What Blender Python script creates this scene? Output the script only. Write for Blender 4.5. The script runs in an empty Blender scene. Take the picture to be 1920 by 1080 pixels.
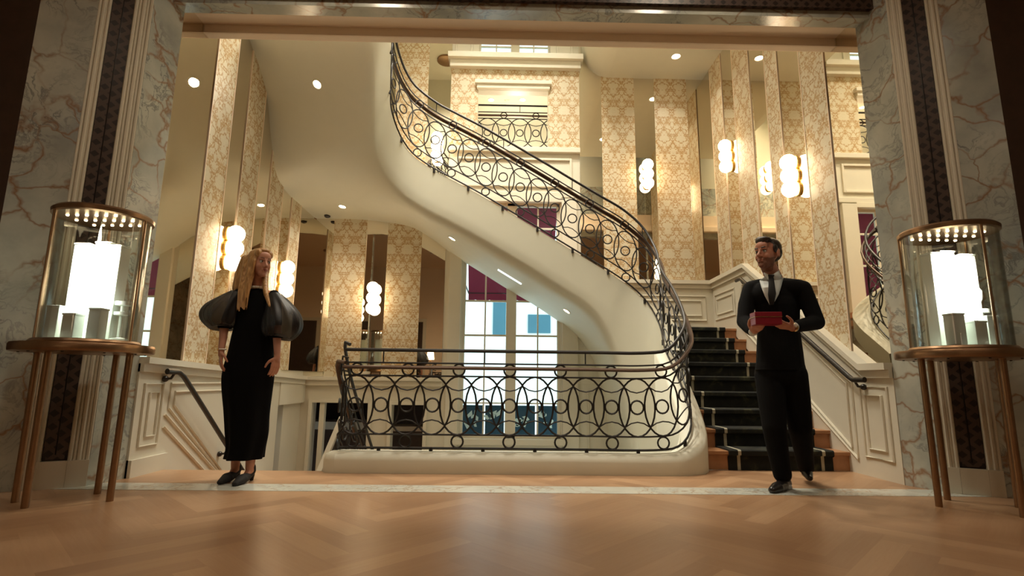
import bpy, bmesh, math, random
from math import sin, cos, pi, radians, sqrt, atan2
from mathutils import Vector, Matrix
from mathutils.bvhtree import BVHTree

random.seed(7)
SC = bpy.context.scene
COL = SC.collection

# ------------------------------------------------------------------ camera
FPX, PITCH, YAW, ROLL, CAMH = 1000.0, .1717, -.0168, .0117, .76
def ray(x, y):
    u = (x - 960) / FPX; v = (540 - y) / FPX
    a = u * cos(ROLL) - v * sin(ROLL); b = u * sin(ROLL) + v * cos(ROLL)
    d = (a, cos(PITCH) - b * sin(PITCH), sin(PITCH) + b * cos(PITCH))
    return Vector((d[0] * cos(YAW) - d[1] * sin(YAW), d[0] * sin(YAW) + d[1] * cos(YAW), d[2]))
def at(x, y, X=None, Y=None, Z=None):
    """the real point seen at a pixel of the photograph, on the plane X=, Y= or Z="""
    d = ray(x, y)
    t = X / d.x if X is not None else Y / d.y if Y is not None else (Z - CAMH) / d.z
    return Vector((d.x * t, d.y * t, d.z * t + CAMH))
cam = bpy.data.cameras.new('camera'); cam.lens = 36 * FPX / 1920; cam.sensor_width = 36
cam.clip_start = .05; cam.clip_end = 200
co = bpy.data.objects.new('camera', cam); COL.objects.link(co)
er = ray(961, 540) - ray(960, 540); eu = ray(960, 539) - ray(960, 540); ef = ray(960, 540)
er.normalize(); eu.normalize(); ef.normalize()
co.matrix_world = Matrix(((er.x, eu.x, -ef.x, 0), (er.y, eu.y, -ef.y, 0), (er.z, eu.z, -ef.z, CAMH), (0, 0, 0, 1)))
SC.camera = co

# ------------------------------------------------------------------ exposure, world, lights
vs = SC.view_settings
vs.view_transform = 'Standard'; vs.look = 'None'; vs.gamma = 1; vs.use_curve_mapping = False
vs.exposure = .10
SC.cycles.max_bounces = 8; SC.cycles.diffuse_bounces = 4; SC.cycles.glossy_bounces = 5
SC.cycles.transmission_bounces = 8; SC.cycles.transparent_max_bounces = 12
SC.cycles.sample_clamp_indirect = 4.0; SC.cycles.caustics_reflective = False; SC.cycles.caustics_refractive = False
SC.cycles.blur_glossy = 0.5
w = bpy.data.worlds.new('world'); SC.world = w; w.use_nodes = True
wb = w.node_tree.nodes['Background']; wb.inputs[0].default_value = (.78, .93, .97, 1); wb.inputs[1].default_value = 2.7

WARM = (1.0, .83, .62)
WARMW = (1.0, .92, .77)
def light(name, kind, loc, power, color=WARM, size=.1, target=None, angle=110, blend=.9):
    l = bpy.data.lights.new(name, kind); l.energy = power; l.color = color
    if kind == 'AREA': l.size = size
    else: l.shadow_soft_size = size
    if kind == 'SPOT': l.spot_size = radians(angle); l.spot_blend = blend
    o = bpy.data.objects.new(name, l); COL.objects.link(o); o.location = loc
    if target is not None:
        o.rotation_euler = (Vector(target) - Vector(loc)).to_track_quat('-Z', 'Y').to_euler()
    return o
# unseen fill lamps added over the front room (invented housings built further down)
FRONT_FILL = [(-2.3, 1.2), (.2, 1.2), (2.7, 1.2), (-2.3, -2.0), (.2, -2.0), (2.7, -2.0), (-1.3, 3.0), (1.6, 3.0)]
for x, y in FRONT_FILL:
    light('front_fill_light', 'SPOT', (x, y, 4.93), 118 if y > 2 else 42, WARM, .16, (x, y + .2, 0), 150)
# unseen fill lamps added high over the stair hall
HALL_FILL = [(-1.3, 5.0), (.9, 5.0), (-.6, 6.1), (.7, 6.1), (-.2, 5.5)]
for x, y in HALL_FILL:
    light('hall_fill_light', 'SPOT', (x, y, 7.5), 520, WARMW, .22, (x, y, 0), 112)

# ------------------------------------------------------------------ materials
def new_mat(name):
    m = bpy.data.materials.new(name); m.use_nodes = True
    nt = m.node_tree
    return m, nt, nt.nodes['Principled BSDF']
class N:
    """small node helper"""
    def __init__(s, nt): s.nt = nt
    def new(s, t, **k):
        n = s.nt.nodes.new(t)
        for a, b in k.items(): setattr(n, a, b)
        return n
    def link(s, a, b): s.nt.links.new(a, b)
    def val(s, sock, v):
        if isinstance(v, (int, float)): sock.default_value = v
        elif isinstance(v, (tuple, list)): sock.default_value = v
        else: s.link(v, sock)
    def math(s, op, a, b=0.0, c=0.0):
        n = s.new('ShaderNodeMath', operation=op)
        s.val(n.inputs[0], a); s.val(n.inputs[1], b); s.val(n.inputs[2], c)
        return n.outputs[0]
    def mix(s, f, a, b):
        n = s.new('ShaderNodeMix', data_type='RGBA')
        s.val(n.inputs[0], f); s.val(n.inputs[6], a); s.val(n.inputs[7], b)
        return n.outputs[2]
    def noise(s, vec, scale, detail=4, rough=.55, dist=0.0):
        n = s.new('ShaderNodeTexNoise'); s.val(n.inputs['Vector'], vec)
        n.inputs['Scale'].default_value = scale; n.inputs['Detail'].default_value = detail
        n.inputs['Roughness'].default_value = rough; n.inputs['Distortion'].default_value = dist
        return n.outputs['Fac']
    def ramp(s, f, stops):
        n = s.new('ShaderNodeValToRGB'); s.val(n.inputs[0], f)
        e = n.color_ramp.elements
        while len(e) < len(stops): e.new(.5)
        for q, (p, c) in zip(e, stops):
            q.position = p; q.color = c if len(c) == 4 else (*c, 1)
        return n.outputs[0]
    def uv(s): return s.new('ShaderNodeTexCoord').outputs['UV']
    def obj(s): return s.new('ShaderNodeTexCoord').outputs['Object']
    def sep(s, v):
        n = s.new('ShaderNodeSeparateXYZ'); s.link(v, n.inputs[0]); return n.outputs
    def comb(s, x, y, z=0.0):
        n = s.new('ShaderNodeCombineXYZ')
        for i, q in enumerate((x, y, z)): s.val(n.inputs[i], q)
        return n.outputs[0]
    def bump(s, b, h, strength=.2, dist=.01):
        n = s.new('ShaderNodeBump'); n.inputs['Strength'].default_value = strength; n.inputs['Distance'].default_value = dist
        s.link(h, n.inputs['Height']); s.link(n.outputs[0], b.inputs['Normal'])
def plain(name, col, rough=.5, metal=0.0, nscale=30, namt=.06, bump=0.0, **kw):
    m, nt, b = new_mat(name); n = N(nt)
    f = n.noise(n.obj(), nscale, 3)
    c0 = tuple(max(0, q * (1 - namt)) for q in col); c1 = tuple(min(1, q * (1 + namt)) for q in col)
    n.link(n.mix(f, (*c0, 1), (*c1, 1)), b.inputs['Base Color'])
    b.inputs['Roughness'].default_value = rough; b.inputs['Metallic'].default_value = metal
    if bump: n.bump(b, f, bump)
    for k, v in kw.items(): b.inputs[k.replace('_', ' ')].default_value = v
    return m
def emit(name, col, strength):
    m, nt, b = new_mat(name); b.inputs['Base Color'].default_value = (*col, 1)
    b.inputs['Emission Color'].default_value = (*col, 1); b.inputs['Emission Strength'].default_value = strength
    return m
M = {}
M['cream'] = plain('cream_plaster', (.70, .685, .56), .55, nscale=6, namt=.03)
M['white_paint'] = plain('ivory_paint', (.72, .68, .56), .42, nscale=8, namt=.03)
M['beige'] = plain('beige_plaster', (.86, .70, .53), .6, nscale=5, namt=.03)
M['iron'] = plain('black_iron', (.012, .009, .008), .5, .1, nscale=60, namt=.3)
M['rail_brass'] = plain('dark_brass', (.075, .045, .03), .42, .6, nscale=40, namt=.15)
M['brass'] = plain('aged_brass', (.34, .21, .12), .32, .9, nscale=25, namt=.2)
M['black_wood'] = plain('black_lacquer', (.02, .016, .014), .3, 0, nscale=40, namt=.2)
M['dark_room'] = plain('dark_brown_panelling', (.055, .03, .02), .45, nscale=12, namt=.3)
M['oak_step'] = plain('oak_step', (.42, .21, .10), .4, nscale=14, namt=.25)
M['globe'] = emit('lit_opal_glass', (1.0, .78, .50), 13.0)
M['bust_glow'] = emit('glowing_bust_white', (.95, 1.0, .90), 7.0)  # made-up glow of the white bust in the cases
M['plate'] = plain('bright_gilt_plate', (.80, .48, .12), .45, .35, nscale=20, namt=.1)
M['spot'] = emit('lit_downlight', (1.0, .80, .55), 25.0)
M['led'] = emit('lit_led', (1.0, .80, .50), 9.0)
M['led_strip'] = emit('lit_strip', (.8, .95, 1.0), 2.0)
M['case_white'] = plain('white_display_board', (.86, .90, .84), .5, nscale=10, namt=.02)
M['red'] = plain('burgundy_canvas', (.20, .006, .035), .7, nscale=20, namt=.1)
M['facade'] = plain('pale_facade', (.80, .82, .80), .8, nscale=2, namt=.05)
M['teal'] = plain('blue_grey_shutter', (.05, .15, .20), .5, nscale=3, namt=.1)
M['navy'] = plain('navy_board', (.015, .06, .11), .5, nscale=3, namt=.1)
def mk_glass(name, tint, ior=1.45, spec=.5):
    m, nt, b = new_mat(name); n = N(nt)
    tr = n.new('ShaderNodeBsdfTransparent'); tr.inputs[0].default_value = (*tint, 1)
    gl = n.new('ShaderNodeBsdfGlossy'); gl.inputs['Roughness'].default_value = .02
    lw = n.new('ShaderNodeLayerWeight'); lw.inputs[0].default_value = .25
    mx = n.new('ShaderNodeMixShader'); fac = n.math('MULTIPLY', lw.outputs['Fresnel'], spec)
    n.link(fac, mx.inputs[0]); n.link(tr.outputs[0], mx.inputs[1]); n.link(gl.outputs[0], mx.inputs[2])
    n.link(mx.outputs[0], nt.nodes['Material Output'].inputs[0])
    return m
M['glass'] = mk_glass('clear_glass', (.97, .985, .97), spec=.55)
M['pane'] = mk_glass('window_glass', (.90, .97, .98), spec=.3)
def mk_mirror():
    m, nt, b = new_mat('mirror'); n = N(nt)
    f = n.noise(n.obj(), 1.5, 2)
    n.link(n.mix(f, (.80, .74, .62, 1), (.84, .78, .66, 1)), b.inputs['Base Color'])
    b.inputs['Metallic'].default_value = 1; b.inputs['Roughness'].default_value = .015
    return m
M['mirror'] = mk_mirror()
def mk_marble(name, base, cloud, vein, grey, scale=1.0, rough=.18):
    m, nt, b = new_mat(name); n = N(nt)
    v = n.obj()
    wn = n.new('ShaderNodeTexNoise'); n.link(v, wn.inputs['Vector']); wn.inputs['Scale'].default_value = 1.6 * scale; wn.inputs['Detail'].default_value = 4
    add = n.new('ShaderNodeVectorMath', operation='MULTIPLY_ADD')
    n.link(wn.outputs['Color'], add.inputs[0]); add.inputs[1].default_value = (.55, .55, .55); n.link(v, add.inputs[2])
    vo = n.new('ShaderNodeTexVoronoi', feature='DISTANCE_TO_EDGE'); n.link(add.outputs[0], vo.inputs['Vector']); vo.inputs['Scale'].default_value = 1.7 * scale
    msk = n.noise(v, 2.1 * scale, 3)
    wid = n.math('MULTIPLY', msk, .10)
    vv = n.new('ShaderNodeMapRange'); n.link(vo.outputs['Distance'], vv.inputs[0]); vv.inputs[1].default_value = 0; n.link(wid, vv.inputs[2]); vv.inputs[3].default_value = 1; vv.inputs[4].default_value = 0
    vs_ = n.math('MULTIPLY', n.math('POWER', vv.outputs[0], 1.3), n.ramp(n.noise(v, 1.1 * scale, 2), [(.33, (0, 0, 0)), (.50, (1, 1, 1))]))
    gv = n.noise(add.outputs[0], 2.4 * scale, 6, .62, 1.2)
    gvn = n.ramp(gv, [(.46, (0, 0, 0)), (.5, (1, 1, 1)), (.54, (0, 0, 0))])
    gm = n.math('MULTIPLY', gvn, n.ramp(n.noise(v, .9 * scale, 2), [(.42, (0, 0, 0)), (.6, (.8, .8, .8))]))
    cl = n.ramp(n.noise(v, 1.3 * scale, 5), [(.35, (*base, 1)), (.7, (*cloud, 1))])
    c = n.mix(gm, cl, (*grey, 1)); c = n.mix(n.math('MULTIPLY', vs_, .88), c, (*vein, 1))
    n.link(c, b.inputs['Base Color']); b.inputs['Roughness'].default_value = rough
    return m
M['marble'] = mk_marble('veined_marble', (.57, .59, .51), (.32, .34, .31), (.27, .14, .065), (.14, .15, .15), 1.6)
M['marble_floor'] = mk_marble('pale_marble_strip', (.66, .66, .58), (.52, .54, .48), (.42, .32, .22), (.30, .32, .30), 2.2, .12)
def mk_wallpaper():
    m, nt, b = new_mat('gold_damask_wallpaper'); n = N(nt)
    s = n.sep(n.uv())
    PX, PZ = .262, .46
    u = n.math('PINGPONG', s[0], PX / 2)                       # mirrored sideways
    half = n.math('FLOOR', n.math('DIVIDE', s[1], PZ))
    v = n.math('PINGPONG', s[1], PZ / 2)
    v2 = n.math('PINGPONG', s[1], PZ * .83)
    # ogee net of stems
    ph = n.math('MULTIPLY', s[1], 2 * pi / PZ)
    og = n.math('MULTIPLY', n.math('ADD', n.math('SINE', ph), 1.0), PX / 4)
    wob = n.math('MULTIPLY', n.math('SUBTRACT', n.noise(n.comb(u, v2), 22, 4, .7), .5), .13)
    d1 = n.math('ABSOLUTE', n.math('SUBTRACT', n.math('ADD', u, wob), og))
    stem = n.math('LESS_THAN', d1, .007)
    # leafy flourishes: mirrored, repeated noise
    nz = n.noise(n.comb(u, v2, 3.1), 19, 3.5, .6, .6)
    leaf = n.ramp(nz, [(.475, (0, 0, 0)), (.49, (1, 1, 1)), (.525, (1, 1, 1)), (.54, (0, 0, 0))])
    nz2 = n.noise(n.comb(u, v2, 7.7), 30, 2.5, .6, .3)
    buds = n.math('GREATER_THAN', nz2, .61)
    near = n.math('LESS_THAN', d1, .040)
    wn = n.new('ShaderNodeTexNoise'); n.link(n.comb(u, v2, 2.0), wn.inputs['Vector']); wn.inputs['Scale'].default_value = 14; wn.inputs['Detail'].default_value = 3
    dv = n.new('ShaderNodeVectorMath', operation='MULTIPLY_ADD'); n.link(wn.outputs['Color'], dv.inputs[0]); dv.inputs[1].default_value = (.11, .11, 0); n.link(n.comb(u, v2, 0.0), dv.inputs[2])
    vo = n.new('ShaderNodeTexVoronoi', feature='DISTANCE_TO_EDGE'); n.link(dv.outputs[0], vo.inputs['Vector']); vo.inputs['Scale'].default_value = 10
    fine = n.noise(n.comb(u, v2, 5.0), 42, 3, .65)
    cells = n.math('LESS_THAN', vo.outputs['Distance'], n.math('MULTIPLY', n.math('MAXIMUM', n.math('SUBTRACT', fine, .40), 0.0), .62))
    fol = n.math('MAXIMUM', n.math('MULTIPLY', leaf, .8), n.math('MULTIPLY', buds, .85))
    pat = n.math('MAXIMUM', n.math('MAXIMUM', stem, n.math('MULTIPLY', cells, .85)), n.math('MULTIPLY', fol, n.math('ADD', n.math('MULTIPLY', near, .6), .12)))
    tone = n.noise(n.comb(u, v2, 1.0), 8, 2)
    gold = n.mix(tone, (.36, .19, .06, 1), (.50, .31, .11, 1))
    base = n.mix(n.noise(n.obj(), 60, 2), (.64, .57, .41, 1), (.70, .64, .48, 1))
    n.link(n.mix(n.math('MULTIPLY', pat, .92), base, gold), b.inputs['Base Color'])
    b.inputs['Roughness'].default_value = .42
    return m
M['wallpaper'] = mk_wallpaper()
def mk_fret():
    m, nt, b = new_mat('dark_fretwork'); n = N(nt)
    s = n.sep(n.uv())
    a = n.math('PINGPONG', n.math('MULTIPLY', n.math('ADD', s[0], s[1]), 22), 1.0)
    c = n.math('PINGPONG', n.math('MULTIPLY', n.math('SUBTRACT', s[0], s[1]), 22), 1.0)
    d = n.math('MULTIPLY', n.math('GREATER_THAN', a, .42), n.math('GREATER_THAN', c, .42))
    n.link(n.mix(d, (.075, .05, .04, 1), (.018, .012, .011, 1)), b.inputs['Base Color'])
    b.inputs['Roughness'].default_value = .4; n.bump(b, d, .5, .003)
    return m
M['fret'] = mk_fret()
def mk_carpet():
    m, nt, b = new_mat('dark_floral_runner'); n = N(nt)
    s = n.sep(n.uv())                                           # u 0..1 across, v in metres along
    nz = n.noise(n.comb(n.math('MULTIPLY', s[0], .96), s[1]), 7, 4, .6, .5)
    c = n.ramp(nz, [(.40, (.004, .005, .004)), (.54, (.009, .010, .007)), (.64, (.030, .032, .015)), (.74, (.075, .07, .035))])
    e = n.math('ABSOLUTE', n.math('SUBTRACT', s[0], .5))
    st = n.math('MULTIPLY', n.math('GREATER_THAN', e, .385), n.math('LESS_THAN', e, .415))
    ed = n.math('GREATER_THAN', e, .415)
    c = n.mix(ed, c, (.008, .009, .007, 1)); c = n.mix(st, c, (.42, .40, .30, 1))
    n.link(c, b.inputs['Base Color']); b.inputs['Roughness'].default_value = .95
    n.bump(b, n.noise(n.uv(), 300, 2), .4, .004)
    return m
M['carpet'] = mk_carpet()
def mk_parquet():
    m, nt, b = new_mat('oak_herringbone'); n = N(nt)
    at_ = n.new('ShaderNodeAttribute', attribute_name='tone')
    s = n.sep(n.uv())
    g = n.noise(n.comb(n.math('MULTIPLY', s[0], 2.2), n.math('MULTIPLY', s[1], 34), n.math('MULTIPLY', at_.outputs['Fac'], 9)), 1.6, 5, .6, .6)
    c = n.ramp(at_.outputs['Fac'], [(0, (.34, .195, .105)), (.5, (.41, .245, .135)), (1, (.48, .30, .17))])
    c2 = n.mix(n.math('MULTIPLY', g, .40), c, (.30, .155, .08, 1))
    n.link(c2, b.inputs['Base Color'])
    n.link(n.ramp(g, [(0, (.26,) * 3), (1, (.38,) * 3)]), b.inputs['Roughness'])
    return m
M['parquet'] = mk_parquet()

# ------------------------------------------------------------------ mesh helper
class MB:
    def __init__(s): s.v = []; s.f = []; s.uvs = {}
    def add(s, vs_, fs):
        o = len(s.v); s.v += [Vector(q) for q in vs_]; s.f += [tuple(i + o for i in f) for f in fs]
        return s
    def box(s, x0, x1, y0, y1, z0, z1):
        return s.add([(x, y, z) for x in (x0, x1) for y in (y0, y1) for z in (z0, z1)],
                     [(0, 1, 3, 2), (4, 6, 7, 5), (0, 4, 5, 1), (2, 3, 7, 6), (0, 2, 6, 4), (1, 5, 7, 3)])
    def prism(s, pts, d):
        """closed polygon (3-D points) extruded along d"""
        d = Vector(d); n = len(pts); p = [Vector(q) for q in pts]
        return s.add(p + [q + d for q in p], [tuple(range(n))[::-1], tuple(range(n, 2 * n))] + [(i, (i + 1) % n, (i + 1) % n + n, i + n) for i in range(n)])
    def wall(s, a, b, z0, z1, t, t_out=0.0):
        """slab standing on the plan segment a-b, from t_out to t along its left-hand normal"""
        a = Vector((a[0], a[1], 0)); b = Vector((b[0], b[1], 0)); d = (b - a).normalized(); nn = Vector((-d.y, d.x, 0))
        p = [a + nn * t_out, b + nn * t_out, b + nn * t, a + nn * t]
        return s.prism([q + Vector((0, 0, z0)) for q in p], (0, 0, z1 - z0))
    def tube(s, path, r, n=8, closed=False, caps=True, flat=None):
        p = [Vector(q) for q in path]; m = len(p); rr = r if isinstance(r, (list, tuple)) else [r] * m
        rings = []; up = None
        for i in range(m):
            if closed: t = p[(i + 1) % m] - p[i - 1]
            else: t = p[min(i + 1, m - 1)] - p[max(i - 1, 0)]
            if t.length < 1e-9: t = Vector((0, 0, 1))
            t.normalize()
            if up is None: up = Vector((0, 0, 1)) if abs(t.z) < .9 else Vector((1, 0, 0))
            a = t.cross(up); 
            if a.length < 1e-6: a = t.cross(Vector((0, 1, 0)))
            a.normalize(); bb = a.cross(t).normalized(); up = bb
            fx, fy = flat or (1, 1)
            rings.append([p[i] + a * (rr[i] * fx * cos(2 * pi * k / n)) + bb * (rr[i] * fy * sin(2 * pi * k / n)) for k in range(n)])
        vs_ = [q for g in rings for q in g]; fs = []
        for i in range(m if closed else m - 1):
            j = (i + 1) % m
            for k in range(n): fs.append((i * n + k, i * n + (k + 1) % n, j * n + (k + 1) % n, j * n + k))
        if not closed and caps: fs += [tuple(range(n))[::-1], tuple((m - 1) * n + k for k in range(n))]
        return s.add(vs_, fs)
    def lathe(s, prof, c=(0, 0, 0), n=32, closed=False):
        """profile [(r, z)] turned about the vertical through c"""
        c = Vector(c); m = len(prof)
        vs_ = [c + Vector((r * cos(2 * pi * k / n), r * sin(2 * pi * k / n), z)) for r, z in prof for k in range(n)]
        fs = []
        for i in range(m if closed else m - 1):
            j = (i + 1) % m
            for k in range(n): fs.append((i * n + k, i * n + (k + 1) % n, j * n + (k + 1) % n, j * n + k))
        if not closed:
            if prof[0][0] > 1e-6: fs.append(tuple(range(n))[::-1])
            if prof[-1][0] > 1e-6: fs.append(tuple((m - 1) * n + k for k in range(n)))
        return s.add(vs_, fs)
    def ball(s, c, r, n=16, m=10, sc=(1, 1, 1), rot=None):
        c = Vector(c); vs_ = []; fs = []
        for i in range(m + 1):
            a = pi * i / m
            for k in range(n):
                q = Vector((r * sc[0] * sin(a) * cos(2 * pi * k / n), r * sc[1] * sin(a) * sin(2 * pi * k / n), r * sc[2] * cos(a)))
                if rot is not None: q = rot @ q
                vs_.append(c + q)
        for i in range(m):
            for k in range(n): fs.append((i * n + k, (i + 1) * n + k, (i + 1) * n + (k + 1) % n, i * n + (k + 1) % n))
        return s.add(vs_, fs)
    def grid(s, rows, flip=False):
        m = len(rows); n = len(rows[0]); vs_ = [q for r in rows for q in r]
        fs = [(i * n + j, i * n + j + 1, (i + 1) * n + j + 1, (i + 1) * n + j) for i in range(m - 1) for j in range(n - 1)]
        if flip: fs = [f[::-1] for f in fs]
        return s.add(vs_, fs)
    def build(s, name, mat, parent=None, smooth=False, uv=None, local=False, bevel=0, tones=None, recalc=True, angle=40):
        off = Vector((0, 0, 0)) if (parent is None or local) else world_loc(parent)
        me = bpy.data.meshes.new(name)
        me.from_pydata([q - off for q in s.v], [], s.f)
        if recalc or bevel:
            bm = bmesh.new(); bm.from_mesh(me)
            if smooth: bmesh.ops.remove_doubles(bm, verts=bm.verts, dist=1e-5)
            if recalc: bmesh.ops.recalc_face_normals(bm, faces=bm.faces)
            if bevel: bmesh.ops.bevel(bm, geom=[e for e in bm.edges if len(e.link_faces) == 2 and e.calc_face_angle(0) > .6], offset=bevel, segments=2, affect='EDGES', profile=.7)
            bm.to_mesh(me); bm.free()
        ul = me.uv_layers.new(name='UVMap')
        for p in me.polygons:
            nn = p.normal; ax = max(range(3), key=lambda i: abs(nn[i]))
            for li, vi in zip(p.loop_indices, p.vertices):
                q = me.vertices[vi].co + off
                ul.data[li].uv = (q.y, q.z) if ax == 0 else (q.x, q.z) if ax == 1 else (q.x, q.y)
                if uv and p.index < len(uv): pass
        if uv:
            for p in me.polygons:
                for li, c in zip(p.loop_indices, uv[p.index]): ul.data[li].uv = c
        if tones:
            a = me.attributes.new('tone', 'FLOAT', 'FACE')
            for i, t in enumerate(tones): a.data[i].value = t
        me.materials.append(mat)
        if smooth:
            for p in me.polygons: p.use_smooth = True
            if angle: 
                try: me.set_sharp_from_angle(angle=radians(angle))
                except Exception: pass
        o = bpy.data.objects.new(name, me); COL.objects.link(o)
        if parent is not None: o.parent = parent
        return o
def world_loc(o):
    v = Vector(o.location)
    while o.parent is not None: o = o.parent; v += Vector(o.location)
    return v
def tag(o, label=None, cat=None, group=None, kind=None):
    if label: o['label'] = label
    if cat: o['category'] = cat
    if group: o['group'] = group
    if kind: o['kind'] = kind
    return o
def thing(name, label, cat, loc=(0, 0, 0), rz=0, group=None):
    o = bpy.data.objects.new(name, None); COL.objects.link(o); o.location = loc; o.rotation_euler = (0, 0, rz)
    o.empty_display_size = .1
    return tag(o, label, cat, group)
def copy_tree(o, parent=None):
    c = o.copy(); COL.objects.link(c); c.parent = parent
    for ch in [q for q in bpy.data.objects if q.parent == o]: copy_tree(ch, c)
    return c
def struct(name, mb, mat, **k):
    o = mb.build(name, mat, **k)
    if o.parent is None: o['kind'] = 'structure'
    return o
def catmull(pts, k=6):
    p = [Vector(q) for q in pts]; out = []
    for i in range(len(p) - 1):
        a = p[max(i - 1, 0)]; b = p[i]; c = p[i + 1]; d = p[min(i + 2, len(p) - 1)]
        for j in range(k):
            t = j / k
            out.append(.5 * ((2 * b) + (c - a) * t + (2 * a - 5 * b + 4 * c - d) * t * t + (3 * b - a - 3 * c + d) * t ** 3))
    out.append(p[-1]); return out

# ------------------------------------------------------------------ key measures of the place (metres)
XL, XR, YB, YF = -2.85, 3.15, 7.8, 4.22       # stair hall walls; YF = plane of the portal
ZB, ZT = -2.9, 7.6                            # lower floor, ceiling of the hall
YE = 4.66                                     # edge of the ground floor at the well
Z2 = 4.30                                     # second floor
# ================================================================== THE SETTING
def clip(poly, x0, x1, y0, y1):
    for ax, lim, sg in ((0, x0, 1), (0, x1, -1), (1, y0, 1), (1, y1, -1)):
        out = []
        for i in range(len(poly)):
            a = poly[i]; b = poly[(i + 1) % len(poly)]
            ia = (a[ax] - lim) * sg >= 0; ib = (b[ax] - lim) * sg >= 0
            if ia: out.append(a)
            if ia != ib:
                t = (lim - a[ax]) / (b[ax] - a[ax]); out.append(tuple(a[k] + (b[k] - a[k]) * t for k in range(4)))
        poly = out
        if len(poly) < 3: return []
    return poly
def parquet(mb, uvs, tones, rect, z, W=.125, Lr=6):
    L = W * Lr; x0, x1, y0, y1 = rect
    c45 = sqrt(.5)
    R = int(max(x1 - x0, y1 - y0) / W) + 14
    for i in range(-R, R):
        for j in range(-R // Lr - 2, R // Lr + 3):
            for kind in (0, 1):
                # herringbone in rotated (a,b) space, unit = W
                if kind == 0: a0, b0, da, db = i + 2 * j * Lr, i, Lr, 1
                else: a0, b0, da, db = i + 2 * j * Lr, i + 1, 1, Lr
                if kind == 1: a0, b0 = i + 2 * j * Lr, i + 1
                quad = []
                for (p, q) in ((0, 0), (da, 0), (da, db), (0, db)):
                    a = (a0 + p) * W; b = (b0 + q) * W
                    u_, v_ = (p * W, q * W) if kind == 0 else (q * W, p * W)
                    quad.append(((a - b) * c45 + .4, (a + b) * c45 - 1.0, u_, v_))
                if max(q[0] for q in quad) < x0 or min(q[0] for q in quad) > x1 or max(q[1] for q in quad) < y0 or min(q[1] for q in quad) > y1: continue
                pl = clip(quad, x0, x1, y0, y1)
                if len(pl) < 3: continue
                t = random.random()
                mb.add([(q[0], q[1], z) for q in pl], [tuple(range(len(pl)))])
                uvs.append([(q[2] + t * 7, q[3] + t * 3) for q in pl]); tones.append(t)
FX0, FX1, FY0 = -5.6, 5.9, -4.6
fm = MB(); fuv = []; ft = []
parquet(fm, fuv, ft, (FX0, FX1, -1.5, 3.84), 0)
parquet(fm, fuv, ft, (XL - .05, XR + .05, 4.08, YE), 0)
parquet(fm, fuv, ft, (1.74, XR, YE, 4.90), 0)
fl = struct('floor', fm, M['parquet'], uv=fuv, tones=ft, recalc=False)
sub = MB()
sub.box(FX0, FX1, FY0, 3.84, -.25, -.002); sub.box(-2.95, 3.3, 3.84, YE, -.25, -.002); sub.box(1.8, XR, YE, 4.90, -.25, -.002)
sub.build('subfloor', M['oak_step'], fl)
rf = MB().box(FX0, FX1, FY0, -1.5, -.002, 0).build('rear_parquet', M['oak_step'], fl)
tr = struct('trim_1', MB().box(-3.4, 3.7, 3.84, 4.08, -.002, .002), M['marble_floor'])
# lower floor and landing of the stair hall
struct('floor_lower', MB().box(XL, XR, 3.0, YB, ZB - .1, ZB), M['marble_floor'])

# ---- side walls of the hall
def slab_x(x0, x1, holes, y0=YF + .03, y1=YB + .15, z0=ZB, z1=ZT):
    m = MB(); cur = y0
    for (a, b, c, d) in sorted(holes):
        m.box(x0, x1, cur, a, z0, z1); m.box(x0, x1, a, b, z0, c); m.box(x0, x1, a, b, d, z1); cur = b
    m.box(x0, x1, cur, y1, z0, z1); return m
oy0 = at(516, 800, X=XL).y; oy1 = at(528, 800, X=XL).y
wl = struct('wall_left', slab_x(XL - .15, XL, [(oy0, oy1, -2.4, .42)]), M['white_paint'])
wr = struct('wall_right', slab_x(XR, XR + .15, []), M['white_paint'])
def slab_y(y0, y1, holes, x0, x1, z0, z1):
    m = MB(); xs = sorted({x0, x1, *[h[0] for h in holes], *[h[1] for h in holes]})
    for a, b in zip(xs, xs[1:]):
        hs = sorted([(h[2], h[3]) for h in holes if h[0] <= a + 1e-6 and h[1] >= b - 1e-6]); cur = z0
        for c, d in hs: m.box(a, b, y0, y1, cur, c); cur = d
        m.box(a, b, y0, y1, cur, z1)
    return m
BX0, BX1 = -.87, 1.16                         # the middle bay with the windows
LO = [(at(583, 810, Y=YB).x, at(688, 810, Y=YB).x, -2.4, .42), (at(733, 810, Y=YB).x, at(793, 810, Y=YB).x, -2.4, .40)]
WIN1 = (-.60, .85, -.05, 3.44); GAL = (-.44, .67, 4.32, 5.29); WIN2 = (-.44, .70, 5.86, 6.62)
wbk = struct('wall_back', slab_y(YB, YB + .15, LO + [WIN1, GAL, WIN2], XL, XR, ZB, ZT), M['white_paint'])
struct('ceiling', MB().box(XL - .15, XR + .15, YF - .3, YB + .15, ZT, ZT + .12), M['cream'])

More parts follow.
